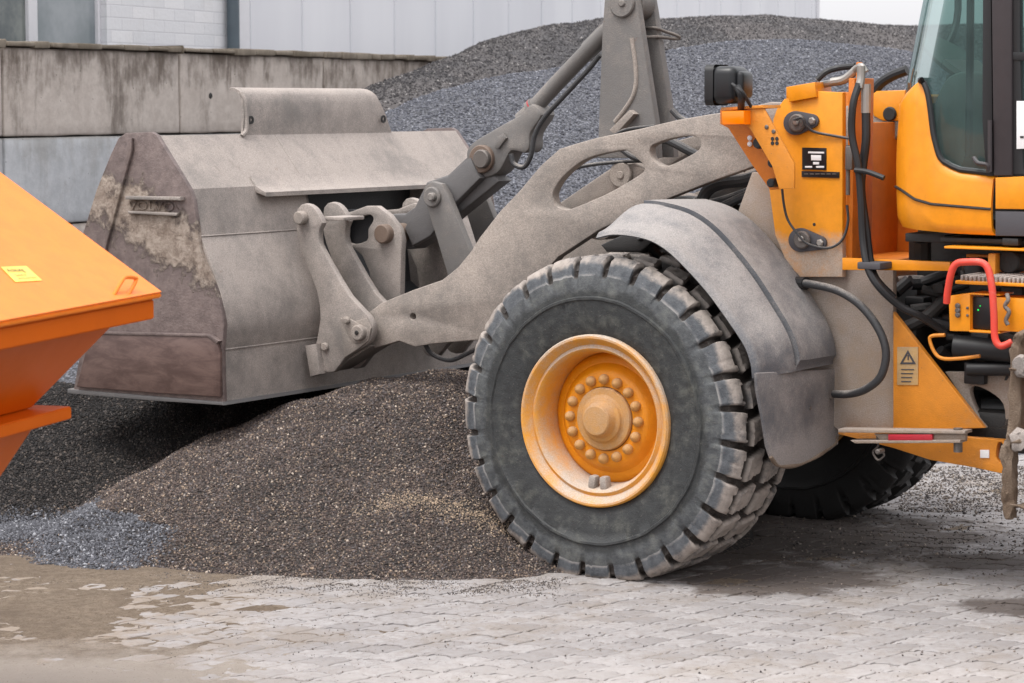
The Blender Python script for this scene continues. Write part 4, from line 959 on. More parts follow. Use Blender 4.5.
b = bmesh.new()
lid_pts = w2([C0, S2, K2, K3, E1, E1+sd*3.2, C0+sd*3.2, S2+sd*.5])
v = [b.verts.new(p) for p in lid_pts]
b.faces.new((v[0], v[2], v[1])); b.faces.new((v[0], v[4], v[3], v[2])); b.faces.new((v[1], v[2], v[3], v[5], v[6])); 
bmesh.ops.recalc_face_normals(b, faces=b.faces)
bmesh.ops.solidify(b, geom=b.faces[:], thickness=.012)
LID = obj('lid', b, 'skip', SK, 20)
dn = Vector((0, 0, -1))
def hexa(pts): 
    b = bmesh.new(); v = [b.verts.new(p) for p in w2(pts)]
    for f in ((0, 1, 2, 3), (7, 6, 5, 4), (0, 4, 5, 1), (1, 5, 6, 2), (2, 6, 7, 3), (3, 7, 4, 0)): b.faces.new([v[i] for i in f])
    bmesh.ops.recalc_face_normals(b, faces=b.faces)
    bmesh.ops.bevel(b, geom=b.edges[:], offset=.004, segments=2, affect='EDGES')
    me = bpy.data.meshes.new('h'); b.to_mesh(me); b.free(); return me
L_, WD = 2.6, 3.0
def band(z0, z1, in0, in1, s0=0, s1=0):       # ring solid between z0 (top, inset in0) and z1
    def rect(z, i, s): return [C0+dn*(-z)+sd*i-ed*s, C0+dn*(-z)+sd*(WD-i)-ed*s, C0+dn*(-z)+sd*(WD-i)-ed*(L_-i), C0+dn*(-z)+sd*i-ed*(L_-i)]
    return hexa(rect(z0, in0, s0)+rect(z1, in1, s1))
obj('lid_edge', band(-.004, -.020, .0, .0, 0, 0), 'skip', LID)
obj('rim_band', band(-.024, -.088, .018, .018, .02, .02), 'skip_body', SK)
zr1 = C0.z
obj('body', band(-.089, -.343, .085, .27, .17, .40), 'skip_body', SK)
obj('rib', band(-.345, -.385, .175, .175, .31, .31), 'skip_body', SK)
obj('lower_body', band(-.386, -C0.z+.12, .25, .80, .40, .85), 'skip_body', SK)
obj('skid', [band(-C0.z+.119, -C0.z+.0, 1.0, 1.0, 1., 1.)], 'grey_plastic', SK)
# handle and sticker lie on the front facet of the lid
nA = (E1-C0).cross(K2-C0).normalized()
if nA.z < 0: nA = -nA
def onlid(px, py):
    d = ray(px, py); return CAM+d*((C0-CAM).dot(nA)/d.dot(nA))
hp_ = [onlid(114, 294.5)-nA*.005, onlid(118, 289)+nA*.028, onlid(121, 287)+nA*.036, onlid(130, 287.5)+nA*.036, onlid(132, 288.5)+nA*.028, onlid(129, 293.5)-nA*.005]
obj('lid_handle', tube([p-io for p in hp_], .0065, n=8, res=4), 'skip', LID)
q = [onlid(*t)+nA*.002 for t in ((.5, 267.5), (26, 266.5), (42, 281), (15, 282.5))]
b = bmesh.new(); b.faces.new([b.verts.new(p-io) for p in q]); bmesh.ops.recalc_face_normals(b, faces=b.faces)
if b.faces[:][0].normal.dot(nA) < 0: bmesh.ops.reverse_faces(b, faces=b.faces)
SKR = obj('warning_sticker', b, 'sticker', LID)
ux = (q[1]-q[0]).normalized(); uy = nA.cross(ux).normalized(); 
if uy.z < 0: uy = -uy
wd = (q[1]-q[0]).length; ht = (q[3]-q[0]).length; shv = (q[0]-q[3])
def stk(u, v): return q[0]*(1-u)*(1-v)+q[1]*u*(1-v)+q[2]*u*v+q[3]*(1-u)*v+nA*.002-io
def map_text(s, u0, u1, v0, v1):
    cu = bpy.data.curves.new('t', 'FONT'); cu.body = s; cu.size = 1; cu.resolution_u = 2; me = curve_mesh(cu)
    xs = [v.co.x for v in me.vertices]; ys = [v.co.y for v in me.vertices]; x0, x1, y0, y1 = min(xs), max(xs), min(ys), max(ys)
    for v in me.vertices:
        v.co = stk(u0+(u1-u0)*(v.co.x-x0)/(x1-x0), v1+(v0-v1)*(v.co.y-y0)/(y1-y0))
    return me
obj('sticker_print', [map_text('Achtung', .08, .72, .12, .46), map_text('Deckel ist', .22, .62, .52, .66), map_text('geschlossen halten', .2, .9, .74, .88)], 'ink', SKR, 180)
# ================================================================== CONCRETE BLOCK WALL
WZ0 = 16.63
wo = Vector((-.211*WZ0, WZ0, 0)); wd_ = Vector((.0574, .117, 0))*WZ0; wl = wd_.length; wu = wd_.normalized(); wang = math.atan2(wu.y, wu.x)
wn = Vector((wu.y, -wu.x, 0))
ordn = {-1: 'at the left edge of the photo', 0: 'above the orange skip, long and heavily stained', 1: 'behind the bucket spill guard', 2: 'left of the dark gravel pile', 3: 'at the far end running into the dark gravel'}
for row in range(4):
    for n in range(-2, 4):
        L__ = wl; off = 0
        o = box((0, 0, 0), (L__-.022, .62, .618), .014)
        bb = bmesh.new(); bb.from_mesh(o); bmesh.ops.subdivide_edges(bb, edges=[e for e in bb.edges if e.calc_length() > .3], cuts=7, use_grid_fill=True); bb.to_mesh(o); bb.free()
        rough_up(o, .006, 4, row*7+n)
        blue = row == 2
        ob = obj('concrete_block', o, 'concrete_blue' if blue else 'concrete')
        ob.location = wo+wd_*(n+.5)-wn*.31+Vector((0, 0, .3125+row*.628)); ob.rotation_euler = (0, 0, wang)
        if row == 3:
            lab = 'weathered concrete block in the top course '+ordn.get(n, 'left outside the view')
            bb = bmesh.new(); x = -L__/2+.01
            ms = []
            while x < L__/2-.02:
                l_ = min(random.uniform(.12, .34), L__/2-.012-x); ms.append(box((x+l_/2, -.015, .309+.022), (l_-.004, .66+random.uniform(0, .05), .026+random.uniform(0, .035)), .010)); x += l_
            cp = obj('coping', ms, 'cap', ob, label='thin mossy coping with a ragged edge')
            rough_up(cp.data, .006, 14, n)
            if n == 1:
                hc = obj('block_hole', lathe([(0, .018), (.012, .03), (.013, .001)], (-L__/2+.42, -.318, -.02), (0, 1, 0), 12), 'dark', ob)
        elif row == 2 and n in (-1, 0):
            lab = 'clean blue-grey concrete block in the second course '+('at the left edge behind the skip' if n == -1 else 'just left of the bucket side')
        else: lab = 'grey concrete block low in the wall, hidden behind bucket and skip'
        tag(ob, lab, 'concrete block', 'stacked concrete blocks of the retaining wall')
# ================================================================== BUILDINGS
BZ0 = 22.45
bo = Vector((-.0867*BZ0, BZ0, 0)); bd = Vector((.017, .0429, 0))*BZ0; bl = bd.length; bu = bd.normalized(); bang = math.atan2(bu.y, bu.x)
HALL = empty('industrial_hall', bo, bang); tag(HALL, 'long industrial hall clad in pale grey vertical metal panels', 'building')
def n_of(px):
    v = (px-512)/FPX*math.cos(PIT); return (v+.0867)/(.017-v*.0429)
nL, nR = n_of(249), n_of(816)
b = bmesh.new(); HH = 9.5
pts = []; k0 = math.floor(nL)+0
xs = [nL*bl]
n = math.ceil(nL)
prof_ = [(nL*bl, 0)]
while n < nR:
    x = n*bl; prof_ += [(x-.022, 0), (x-.008, .03), (x+.008, .03), (x+.022, 0)]; n += 1
prof_ += [(nR*bl, 0), (nR*bl, 14), (nL*bl, 14)]
v0 = [b.verts.new((x, y, 0)) for x, y in prof_]; v1 = [b.verts.new((x, y, HH)) for x, y in prof_]
for i in range(len(prof_)):
    j = (i+1) % len(prof_); b.faces.new((v0[i], v0[j], v1[j], v1[i]))
bmesh.ops.recalc_face_normals(b, faces=b.faces)
obj('wall', b, 'clad', HALL, 20)
obj('roof', box(((nL+nR)*bl/2, 7, HH+.12), ((nR-nL)*bl+.3, 14.3, .24), .02), 'grey_plastic', HALL)
obj('corner_trim', box((nR*bl+.0, -.012, HH/2), (.16, .02, HH), .004), 'trim', HALL)
obj('plinth', box(((nL+nR)*bl/2, -.02, .25), ((nR-nL)*bl, .06, .5), .01), 'grey_plastic', HALL)
BRK = empty('brick_building', bo, bang); tag(BRK, 'white painted brick building with windows behind the concrete wall', 'building')
nb0, nb1 = n_of(-160), n_of(228)
wz = (2.0, 4.6)
x_a, x_b, x_c, x_d = n_of(-52)*bl, n_of(36)*bl, n_of(45)*bl, n_of(105)*bl
xl, xr = nb0*bl, nb1*bl
def bbx(x0, x1, y0, y1, z0, z1, bev=.004): return box(((x0+x1)/2, (y0+y1)/2, (z0+z1)/2), (x1-x0, y1-y0, z1-z0), bev)
wx0, wx1 = x_a-.08, n_of(108)*bl
obj('wall', [bbx(wx1, xr, 0, 6, 0, 6.5, 0), bbx(xl, wx0-.005, 0, 6, 0, 6.5, 0), bbx(wx0-.005, wx1, 0, 6, 0, wz[0], 0), bbx(wx0-.005, wx1, 0, 6, wz[1], 6.5, 0)], 'brick', BRK)
WN = obj('window', [bbx(wx0, x_a, .05, .12, *wz), bbx(x_b, x_c, .05, .12, *wz), bbx(x_d, wx1-.004, .05, .12, *wz), bbx(wx0, wx1-.004, .04, .13, wz[0], wz[0]+.07), bbx(wx0, wx1-.004, .04, .13, wz[1]-.07, wz[1])], 'trim', BRK)
obj('pane', bbx(x_a, x_b, .08, .10, wz[0]+.07, wz[1]-.07, 0), 'winglass_dark', WN); obj('pane', bbx(x_c, x_d, .08, .10, wz[0]+.07, wz[1]-.07, 0), 'winglass', WN)
obj('window_sill', bbx(wx0-.05, wx1+.02, -.08, .05, wz[0]-.05, wz[0]-.005), 'trim', BRK)
obj('roof', bbx(xl-.2, xr+.1, -.2, 6.2, 6.5, 6.8), 'grey_plastic', BRK)
obj('downpipe', lathe([(0, .055), (6.5, .055)], ((n_of(227)*bl), -.07, 0), (0, 0, 1), 20), 'pipe', BRK)
obj('dark_joint', bbx(xr+.002, n_of(237)*bl, .03, .3, 0, 6.5, 0), 'pipe', BRK)
obj('white_corner_strip', bbx(n_of(238)*bl, n_of(249)*bl-.004, -.02, .3, 0, 6.5), 'trim', BRK)
# ================================================================== GROUND, PAVING, GRAVEL
def sheet_obj(name, x0, x1, y0, y1, z, mat):
    b = bmesh.new(); b.faces.new([b.verts.new(p) for p in ((x0, y0, z), (x1, y0, z), (x1, y1, z), (x0, y1, z))]); o = obj(name, b, mat); tag(o, None, None, None, 'structure'); return o
sheet_obj('ground', -900, 900, -300, 2000, -.010, 'ground')
sheet_obj('roadway', -16, 16, 8.3, 34, -.0095, 'paving')
def fbm(x, y, s, seed=0, oct=3):
    t = 0; a = 1
    for o in range(oct):
        t = t+a*noise.noise(Vector((x*s, y*s, seed+o*7))); s *= 2.1; a *= .5
    return t
def ridge_h(X, Y, pts, slope, rnd, n=40):
    """envelope of gravel cones along a crest line"""
    out = np.full(X.shape, -9.)
    for (a, c) in zip(pts, pts[1:]):
        for t in np.linspace(0, 1, n):
            x, y, z = (a[i]+(c[i]-a[i])*t for i in range(3))
            d = np.hypot(X-x, Y-y); out = np.maximum(out, z-slope*(np.sqrt(d*d+rnd*rnd)-rnd))
    return out
noise_tab = {}
def nfield(X, Y, s, seed):
    out = np.empty(X.shape); fx = X.ravel()*s; fy = Y.ravel()*s; o = out.ravel()
    for i in range(len(fx)): o[i] = noise.fractal(Vector((fx[i], fy[i], seed)), .6, 2., 3)
    return out
def heightmesh(name, x0, x1, y0, y1, step, hfun, mat, zmin=-.03):
    xs = np.arange(x0, x1, step); ys = np.arange(y0, y1, step); X, Y = np.meshgrid(xs, ys); Hh = hfun(X, Y)
    keep = Hh > zmin
    b = bpy.data.meshes.new(name); nx, ny = len(xs), len(ys)
    co = np.stack([X, Y, np.maximum(Hh, zmin)], -1).reshape(-1, 3)
    idx = np.arange(nx*ny).reshape(ny, nx)
    q = np.stack([idx[:-1, :-1], idx[:-1, 1:], idx[1:, 1:], idx[1:, :-1]], -1).reshape(-1, 4)
    kk = keep.ravel()[q].any(1); q = q[kk]
    used = np.unique(q); remap = -np.ones(nx*ny, int); remap[used] = np.arange(len(used))
    b.from_pydata(co[used].tolist(), [], remap[q].tolist()); 
    return obj(name, b, mat, smooth=180), (xs, ys, Hh)
OCT = np.array([(1, 0, 0), (0, 1, 0), (-1, 0, 0), (0, -1, 0), (0, 0, 1), (0, 0, -1)], float)
OF = np.array([(0, 1, 4), (1, 2, 4), (2, 3, 4), (3, 0, 4), (1, 0, 5), (2, 1, 5), (3, 2, 5), (0, 3, 5)])
def grains(name, pos, size, colors, parent=None):
    n = len(pos); v = np.tile(OCT, (n, 1, 1)); v *= rng.uniform(.65, 1.25, (n, 6, 1)); v += rng.normal(0, .16, v.shape)
    v *= rng.uniform(.6, 1.2, (n, 1, 3))
    q = rng.normal(size=(n, 4)); q /= np.linalg.norm(q, axis=1)[:, None]; w, x, y, z = q.T
    Rm = np.stack([1-2*(y*y+z*z), 2*(x*y-z*w), 2*(x*z+y*w), 2*(x*y+z*w), 1-2*(x*x+z*z), 2*(y*z-x*w), 2*(x*z-y*w), 2*(y*z+x*w), 1-2*(x*x+y*y)], -1).reshape(n, 3, 3)
    v = np.einsum('nij,nkj->nki', Rm, v)*size[:, None, None]+pos[:, None, :]
    f = (OF[None]+np.arange(n)[:, None, None]*6).reshape(-1, 3)
    me = bpy.data.meshes.new(name); me.vertices.add(n*6); me.vertices.foreach_set('co', v.reshape(-1).astype(np.float32))
    me.loops.add(len(f)*3); me.loops.foreach_set('vertex_index', f.reshape(-1).astype(np.int32))
    me.polygons.add(len(f)); me.polygons.foreach_set('loop_start', np.arange(0, len(f)*3, 3, dtype=np.int32))
    me.update(calc_edges=True)
    at = me.attributes.new('gcol', 'FLOAT_COLOR', 'POINT'); c = np.ones((n, 6, 4), np.float32); c[:, :, :3] = colors[:, None, :]
    at.data.foreach_set('color', c.reshape(-1))
    me.materials.append(M['grain']); o = bpy.data.objects.new(name, me); COL.objects.link(o)
    if parent: o.parent = parent
    return o
def palette(n, cols, probs):
    c = np.array([list(k[:3]) for k in cols]); i = rng.choice(len(cols), n, p=probs); return c[i]*rng.uniform(.75, 1.25, (n, 1))
def interp(grid, x, y):
    xs, ys, Hh = grid; fx = np.clip((x-xs[0])/(xs[1]-xs[0]), 0, len(xs)-1.001); fy = np.clip((y-ys[0])/(ys[1]-ys[0]), 0, len(ys)-1.001)
    i = fx.astype(int); j = fy.astype(int); u = fx-i; w = fy-j
    return Hh[j, i]*(1-u)*(1-w)+Hh[j, i+1]*u*(1-w)+Hh[j+1, i]*(1-u)*w+Hh[j+1, i+1]*u*w
# --- real interlocking pavers near the camera, sand lying in and over them
def pavers():
    A = R(-13); ca, sa = math.cos(A), math.sin(A); RH, BL, GAP = .124, .152, .0060
    def rowy(j, x): 
        t = (x/BL+.5*(j % 2)) % 1
        return j*RH+.011*(max(-1, min(1, 3*math.sin(2*math.pi*t))))
    def colx(i, j, t): return i*BL+.5*BL*(j % 2)+.030*(t-.5)+.015*max(-1, min(1, 4*(t-.5)))
    V, F, Cc = [], [], []
    for j in range(58, 128):
        for i in range(-40, 46):
            lx = i*BL; ly = j*RH; cx0, cy0 = lx*ca-ly*sa, lx*sa+ly*ca
            if not (-3.0 < cx0 < 3.9 and 8.35 < cy0 < 15.2) or abs(cx0) > .24*cy0+.5: continue
            bot = [(x, rowy(j, x)) for x in np.linspace(colx(i, j, 0), colx(i+1, j, 0), 9)]
            rgt = [(colx(i+1, j, t), rowy(j, colx(i+1, j, 0))*(1-t)+rowy(j+1, colx(i+1, j, 1))*t) for t in (.25, .4, .6, .75)]
            top = [(x, rowy(j+1, x)) for x in np.linspace(colx(i+1, j, 1), colx(i, j, 1), 9)]
            lft = [(colx(i, j, t), rowy(j, colx(i, j, 0))*(1-t)+rowy(j+1, colx(i, j, 1))*t) for t in (.75, .6, .4, .25)]
            o = bot+rgt+top+lft; mx_ = sum(p[0] for p in o)/len(o); my_ = sum(p[1] for p in o)/len(o)
            h = -.0022+random.gauss(0, .0013); tx, ty = random.gauss(0, .009), random.gauss(0, .010); n = len(o); base = len(V)
            wob = [random.gauss(0, .0009) for _ in o]
            for ins, dz in ((GAP/2, -.03), (GAP/2, -.0035), (GAP/2+.0045, 0)):
                for (x, y), wb in zip(o, wob):
                    dx, dy = x-mx_, y-my_; sx_ = 1-(ins+wb)/(BL/2); sy_ = 1-(ins+wb)/(RH/2)
                    qx, qy = mx_+dx*sx_, my_+dy*sy_
                    z = h+dz+(dx*tx+dy*ty if dz > -.01 else 0)
                    V.append((qx*ca-qy*sa, qx*sa+qy*ca, z))
            for a in range(2):
                for k in range(n): F.append((base+a*n+k, base+a*n+(k+1) % n, base+(a+1)*n+(k+1) % n, base+(a+1)*n+k))
            F.append(tuple(base+2*n+k for k in range(n)))
            Cc += [random.random()]*(3*n)
    me = bpy.data.meshes.new('paving'); me.from_pydata(V, [], F); at = me.attributes.new('tone', 'FLOAT', 'POINT'); at.data.foreach_set('value', Cc); return me
def mk():
    m = NT('worn_concrete_paver'); t = m.n('Attribute', attribute_name='tone').outputs['Fac']; wx, wy, wz = m.xyz()
    mid = m.noise(26, 6, .75); fine = m.noise(150, 4, .8); b = m.noise(4, 7, .7, dist=.4); a = m.noise(1.3, 6, .6)
    c = m.mix(t, rgb(138, 135, 135), rgb(162, 159, 159))
    c = m.mix(m.ramp(mid, .35, .7, 0, .7), c, rgb(128, 121, 117))
    c = m.mix(m.ramp(m.math('ADD', m.math('MULTIPLY', b, .6), m.math('MULTIPLY', a, .6)), .58, .74, 0, .6), c, rgb(132, 122, 112))   # trodden-in sand film
    c = m.mix(m.math('MULTIPLY', m.ramp(wx, -.7, -1.9, 0, 1), m.ramp(b, .38, .56, .15, .8)), c, rgb(136, 121, 104))
    c = m.mix(m.ramp(m.math('ADD', wy, m.math('MULTIPLY', b, .9)), 9.7, 9.1, 0, .35), c, rgb(178, 172, 168))
    def spot(cx, cy, rx, ry):
        dx = m.math('DIVIDE', m.math('SUBTRACT', wx, cx), rx); dy = m.math('DIVIDE', m.math('SUBTRACT', wy, cy), ry)
        return m.math('SUBTRACT', 1., m.math('SQRT', m.math('ADD', m.math('MULTIPLY', dx, dx), m.math('MULTIPLY', dy, dy))))
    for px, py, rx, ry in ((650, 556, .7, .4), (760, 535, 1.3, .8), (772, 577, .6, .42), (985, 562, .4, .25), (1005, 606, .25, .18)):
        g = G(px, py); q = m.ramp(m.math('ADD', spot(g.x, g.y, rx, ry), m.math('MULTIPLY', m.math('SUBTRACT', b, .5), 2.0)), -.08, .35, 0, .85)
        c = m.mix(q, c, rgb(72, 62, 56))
    grit = m.math('MULTIPLY', m.ramp(m.vor(60), .14, .22, 1, 0), m.ramp(b, .42, .6))
    c = m.mix(m.math('MULTIPLY', grit, .6), c, rgb(86, 82, 82)); c = m.mix(m.ramp(fine, .58, .8, 0, .5), c, rgb(108, 100, 94))
    return m.out(c, .85, m.bump(m.math('ADD', fine, m.math('MULTIPLY', mid, 1.5)), .5, .004))
M['paver'] = mk()
def mk():
    m = NT('trodden_sand'); wx, wy, wz = m.xyz(); fine = m.noise(130, 5, .85); mid = m.noise(22, 6, .75); a = m.noise(1.4, 6, .6); b = m.noise(5, 6, .7)
    c = m.mix(m.ramp(fine, .38, .62), rgb(84, 70, 57), rgb(138, 122, 104))
    c = m.mix(m.ramp(mid, .4, .62, 0, .7), c, rgb(146, 131, 113)); c = m.mix(m.ramp(b, .42, .62, 0, .3), c, rgb(98, 84, 70)); c = m.mix(m.ramp(a, .42, .62, 0, .5), c, rgb(98, 83, 68))
    c = m.mix(m.ramp(m.math('ADD', wy, m.math('MULTIPLY', b, .9)), 9.9, 9.3, 0, .8), c, rgb(182, 172, 162))
    g = m.math('MULTIPLY', m.ramp(m.vor(75), .16, .24, 1, 0), m.ramp(mid, .45, .6)); c = m.mix(m.math('MULTIPLY', g, .6), c, rgb(84, 78, 74))
    return m.out(c, .92, m.bump(m.math('ADD', fine, m.math('MULTIPLY', mid, 1.6)), 1., .010))
M['sand'] = mk()
pv = obj('paving', pavers(), 'paver', smooth=30); tag(pv, None, None, None, 'structure')
def hsand(X, Y):
    h = -.0090+nfield(X*1.0+Y*.2, Y*1.7, 1.1, 31.)*.0050+nfield(X, Y, 5.5, 77.)*.0026+nfield(X, Y, 20, 7.)*.0018
    px = 512+FPX*X/Y
    h = h+.0098*np.clip((350-px)/300, -.1, 1)+.0030*np.clip((px-640)/60, 0, 1)*np.clip((Y-10.2)/.6, 0, 1)
    h = h+.003*np.exp(-((px-230)/140)**2-((Y-10.75)/.5)**2)
    return h
sd_, _g = heightmesh('sand', -3.3, 3.9, 8.35, 15.2, .024, hsand, 'sand', -.5)
tag(sd_, 'brown sand and dust trodden over the grey pavers', 'sand', None, 'stuff')
# --- near mound under the bucket
def xyz(px, py, Y, z): g = AY(px, py, Y); return (g.x, g.y, z)
def X_at(px, Y): return (px-512)/FPX*Y
cr = [(X_at(235, 12.1), 12.1, .30), (X_at(285, 12.1), 12.15, .47), (X_at(340, 12.1), 12.15, .62), (X_at(400, 12.2), 12.25, .70), (X_at(460, 12.4), 12.4, .73), (X_at(540, 12.7), 12.7, .60)]
cl = [(X_at(-200, 13.0), 13.0, .60), (X_at(0, 13.1), 13.15, .58), (X_at(120, 13.2), 13.2, .56), (X_at(260, 13.3), 13.4, .6), (X_at(420, 13.4), 13.4, .55)]
toe = [(X_at(-60, 11.8), 11.85, .03), (X_at(0, 11.7), 11.75, .04), (X_at(60, 11.5), 11.55, .06), (X_at(110, 11.3), 11.3, .07), (X_at(105, 11.05), 11.08, .035)]
toe2 = [(X_at(300, 11.0), 11.0, .04), (X_at(400, 10.9), 10.92, .06), (X_at(470, 10.9), 11.0, .08), (X_at(500, 11.0), 11.05, .05)]
def hn(X, Y):
    a = ridge_h(X, Y, cr, .52, .35); c = ridge_h(X, Y, cl, .56, .35); t = ridge_h(X, Y, toe, .22, .15, 12); t2 = ridge_h(X, Y, toe2, .3, .2, 12)
    m_ = np.maximum(np.maximum(a, c), np.maximum(t, t2))
    nz = nfield(X, Y, 1.7, 3.)*.035+nfield(X, Y, 6, 9.)*.012
    return m_+nz*np.clip((m_+.05)*8, 0, 1)
gm, grid = heightmesh('gravel_mound', -3.9, 1.2, 10.2, 14.6, .035, hn, 'bed_near', -.02)
tag(gm, 'brown and grey loose gravel heaped under the loader bucket', 'gravel', None, 'stuff')
def scatter(grid, N, x0, x1, y0, y1, zmin, smin, smax, bias=.3):
    x = rng.uniform(x0, x1, N); y = rng.uniform(y0, y1, N); z = interp(grid, x, y); k = z > zmin
    x, y, z = x[k], y[k], z[k]; s = smin+(smax-smin)*rng.random(len(x))**2
    return np.stack([x, y, z+s*bias], -1), s
pos, sz = scatter(grid, 300000, -3.1, .75, 10.25, 13.6, -.006, .0035, .0088)
pos[:, 2] = np.maximum(pos[:, 2], .001)
n = len(pos)
colz = palette(n, [rgb(58, 50, 48), rgb(78, 67, 63), rgb(102, 88, 80), rgb(142, 124, 107), rgb(94, 88, 88), rgb(166, 153, 140)], [.27, .29, .22, .07, .12, .03])
wet_shaded = (ridge_h(pos[:, 0], pos[:, 1], cl, .56, .35)+rng.normal(0, .05, n) > ridge_h(pos[:, 0], pos[:, 1], cr, .52, .35))
colz[wet_shaded] = palette(wet_shaded.sum(), [rgb(16, 14, 15), rgb(26, 23, 22), rgb(42, 36, 34), rgb(84, 77, 73)], [.4, .32, .2, .08])  # wet gravel, darkened further to stand in for bucket and skip shadow
# grey patch of coarser chippings at the left toe
gx, gy = X_at(98, 11.2), 11.35
d = np.hypot((pos[:, 0]-gx)/.36, (pos[:, 1]-gy)/.60)+rng.normal(0, .12, n)
d2 = np.hypot((pos[:, 0]-X_at(-10, 11.1))/.6, (pos[:, 1]-11.65)/.32)+rng.normal(0, .12, n)
k = ((d+rng.normal(0, .1, n) < 1) | (d2 < 1)) & (pos[:, 2] < .14)
colz[k] = palette(k.sum(), [rgb(60, 61, 66), rgb(80, 81, 87), rgb(100, 101, 107), rgb(140, 141, 146)], [.35, .35, .23, .07]); sz[k] *= 1.25
# pale fine sand streak near the tyre
g = G(430, 548); st_d = np.abs((pos[:, 1]-(10.98+.12*np.sin((pos[:, 0]+1)*3))))/.07+np.clip((X_at(385, 11)-pos[:, 0])*6, 0, 9)
k = (st_d+rng.normal(0, .5, n) < .8); colz[k] = palette(k.sum(), [rgb(170, 150, 128), rgb(146, 128, 110), rgb(120, 106, 94)], [.4, .4, .2]); sz[k] *= .8
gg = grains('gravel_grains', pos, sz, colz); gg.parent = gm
# --- piles at the back
r1 = [xyz(300, 96, 17.5, 0)[:2]+(2.18,), ]
def crest(l):
    out = []
    for px, py, Y in l:
        g = AY(px, py, Y); out.append((g.x, g.y, g.z))
    return out
CRD = crest([(392, 96, 20), (425, 80, 20.6), (455, 67, 21.2), (485, 55, 21.8), (515, 42, 22.2), (545, 30, 22.6), (570, 24, 23), (600, 20, 23.3), (640, 21, 24), (700, 18, 24.8), (760, 17, 25.5), (820, 21, 26), (880, 25, 26.4), (930, 26, 26.8), (1000, 27, 27.5), (1100, 30, 28)])
def hd_(X, Y):
    a = ridge_h(X, Y, CRD, .55, .5, 14); nz = nfield(X, Y, .5, 21.)*.16+nfield(X, Y, 2.2, 5.)*.035
    return a+nz*np.clip((3.2-a)*.5+.1, .1, 1)
pd, gd = heightmesh('gravel_pile', -4.5, 9.5, 12.5, 31, .10, hd_, 'bed_dark', -.02)
tag(pd, 'tall dark grey gravel pile in front of the panelled hall', 'gravel', None, 'stuff')
CRB = crest([(380, 130, 16.6), (420, 112, 17), (460, 94, 17.4), (500, 80, 17.7), (540, 69, 18), (596, 62, 18.3), (640, 57, 18.6), (680, 50, 18.9), (732, 42, 19.2), (790, 40, 19.5), (840, 44, 19.8), (880, 49, 20), (920, 56, 20.2), (990, 62, 20.5)])
def hb_(X, Y):
    a = ridge_h(X, Y, CRB, .58, .45, 14); nz = nfield(X, Y, .7, 2.)*.08+nfield(X, Y, 3, 15.)*.02
    return a+nz*np.clip((2.7-a)*.6+.1, .1, 1)
pb, gb = heightmesh('gravel_pile', -3.2, 6.2, 12.0, 24, .08, hb_, 'bed_blue', -.02)
tag(pb, 'lighter blue-grey gravel pile just behind the lift arms', 'gravel', None, 'stuff')
pos, sz = scatter(gd, 190000, -3.5, 7.5, 15.5, 27.5, .3, .007, .014); k = pos[:, 2] > interp(gb, np.clip(pos[:, 0], -3.2, 6.1), np.clip(pos[:, 1], 12, 23.9))-.05; pos, sz = pos[k], sz[k]
o = grains('gravel_grains', pos, sz, palette(len(pos), [rgb(52, 50, 52), rgb(68, 66, 68), rgb(88, 85, 85), rgb(122, 118, 116), rgb(160, 156, 154)], [.34, .32, .2, .1, .04])); o.parent = pd
pos, sz = scatter(gb, 120000, -2.6, 5.2, 13.2, 20.5, .1, .006, .013)
o = grains('gravel_grains', pos, sz, palette(len(pos), [rgb(78, 79, 87), rgb(92, 94, 102), rgb(108, 110, 118), rgb(142, 144, 151)], [.33, .36, .24, .07])); o.parent = pb
# --- loose stones on the paving
pts = []
def cluster(px0, px1, py0, py1, N, smin, smax):
    out = []
    for _ in range(N):
        g = G(random.uniform(px0, px1), random.uniform(py0, py1)); out.append((g.x, g.y, smin+(smax-smin)*random.random()**3))
    return out
pts += cluster(560, 1060, 520, 683, 900, .002, .007) + cluster(700, 1040, 520, 600, 1200, .002, .007) + cluster(0, 700, 585, 683, 350, .002, .006)
for _ in range(9000):
    px = min(random.uniform(0, 575), 575-abs(random.gauss(0, 60))); e = 553+22*min(1, px/170)+8*min(1, max(0, px-200)/250); py = e-6+abs(random.gauss(0, 9)); g = G(px, py); pts.append((g.x, g.y, random.uniform(.0018, .0050)))
pts += cluster(150, 560, 568, 588, 300, .0015, .006)+cluster(0, 170, 540, 590, 700, .0015, .006) + cluster(900, 1060, 466, 512, 5200, .004, .010) + cluster(780, 1060, 500, 560, 1600, .004, .011)
pts += cluster(0, 520, 560, 683, 2200, .0014, .0042)
pts = np.array(pts)
pos = np.stack([pts[:, 0], pts[:, 1], -.004+pts[:, 2]*.45], -1)
o = grains('loose_stones', pos, pts[:, 2], palette(len(pos), [rgb(72, 67, 66), rgb(94, 87, 83), rgb(118, 108, 100), rgb(154, 144, 134)], [.32, .34, .24, .10]))
tag(o, 'loose grit and small stones scattered over the paving', 'grit', None, 'stuff')
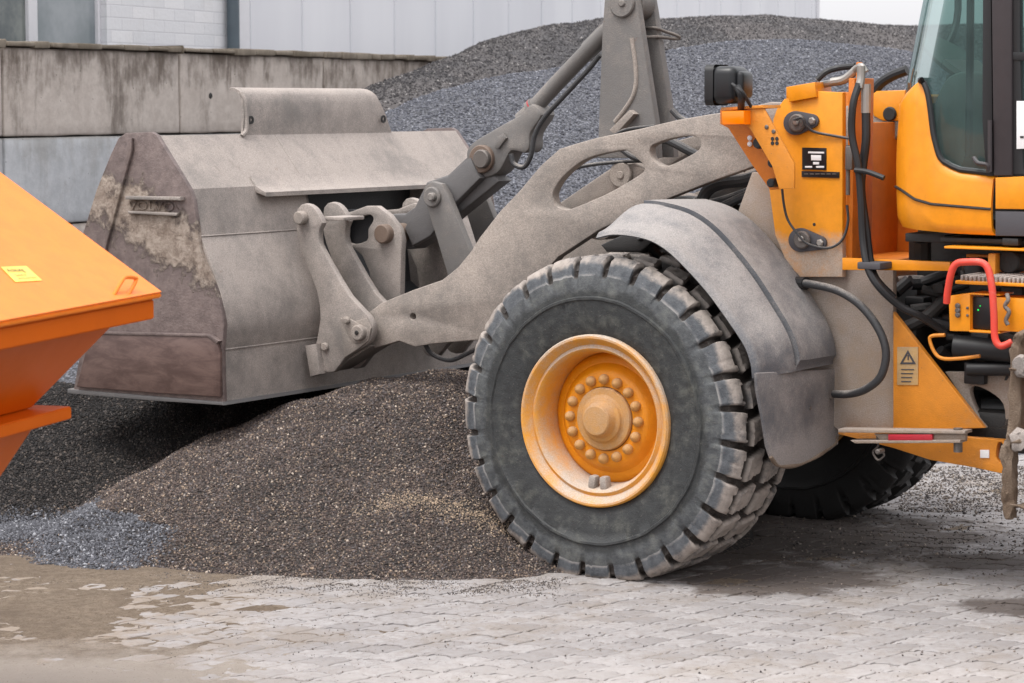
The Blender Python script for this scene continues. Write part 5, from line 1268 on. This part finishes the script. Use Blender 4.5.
# ================================================================== LIGHT
W = bpy.data.worlds.new('World'); scn.world = W; W.use_nodes = True; nt_ = W.node_tree
bg = nt_.nodes['Background']; sky = nt_.nodes.new('ShaderNodeTexSky'); sky.sky_type = 'NISHITA'; sky.sun_disc = False
SE, SA = R(64), R(228)         # sun elevation; azimuth, measured clockwise from +Y (behind the camera, a little left)
sky.sun_elevation = SE; sky.sun_rotation = SA; sky.air_density = 1.; sky.dust_density = 3.; sky.ozone_density = 1.
hs = nt_.nodes.new('ShaderNodeHueSaturation'); hs.inputs['Saturation'].default_value = .12; hs.inputs['Value'].default_value = 1.0
mx = nt_.nodes.new('ShaderNodeMix'); mx.data_type = 'RGBA'; mx.inputs[0].default_value = .5; mx.inputs[7].default_value = (8.6, 8.5, 8.8, 1)
nt_.links.new(sky.outputs[0], hs.inputs['Color']); nt_.links.new(hs.outputs[0], mx.inputs[6]); 
tc = nt_.nodes.new('ShaderNodeTexCoord'); sx = nt_.nodes.new('ShaderNodeSeparateXYZ'); nt_.links.new(tc.outputs['Generated'], sx.inputs[0])
mr = nt_.nodes.new('ShaderNodeMapRange'); mr.inputs[1].default_value = 0; mr.inputs[2].default_value = 1; mr.inputs[3].default_value = .98; mr.inputs[4].default_value = 2.0
nt_.links.new(sx.outputs[2], mr.inputs[0]); ml = nt_.nodes.new('ShaderNodeVectorMath'); ml.operation = 'SCALE'
nt_.links.new(mx.outputs[2], ml.inputs[0]); nt_.links.new(mr.outputs[0], ml.inputs['Scale']); nt_.links.new(ml.outputs[0], bg.inputs['Color'])
bg.inputs['Strength'].default_value = .13
sl = bpy.data.lights.new('sun', 'SUN'); sl.energy = 1.5; sl.angle = R(22); sl.color = (1, .96, .9)
so = bpy.data.objects.new('sun', sl); COL.objects.link(so)
sdv = Vector((math.sin(SA)*math.cos(SE), math.cos(SA)*math.cos(SE), math.sin(SE)))
so.rotation_euler = sdv.to_track_quat('Z', 'Y').to_euler()
scn.view_settings.view_transform = 'Standard'; scn.view_settings.look = 'None'; scn.view_settings.exposure = .38; scn.view_settings.gamma = 1
scn.cycles.max_bounces = 6; scn.cycles.transparent_max_bounces = 12
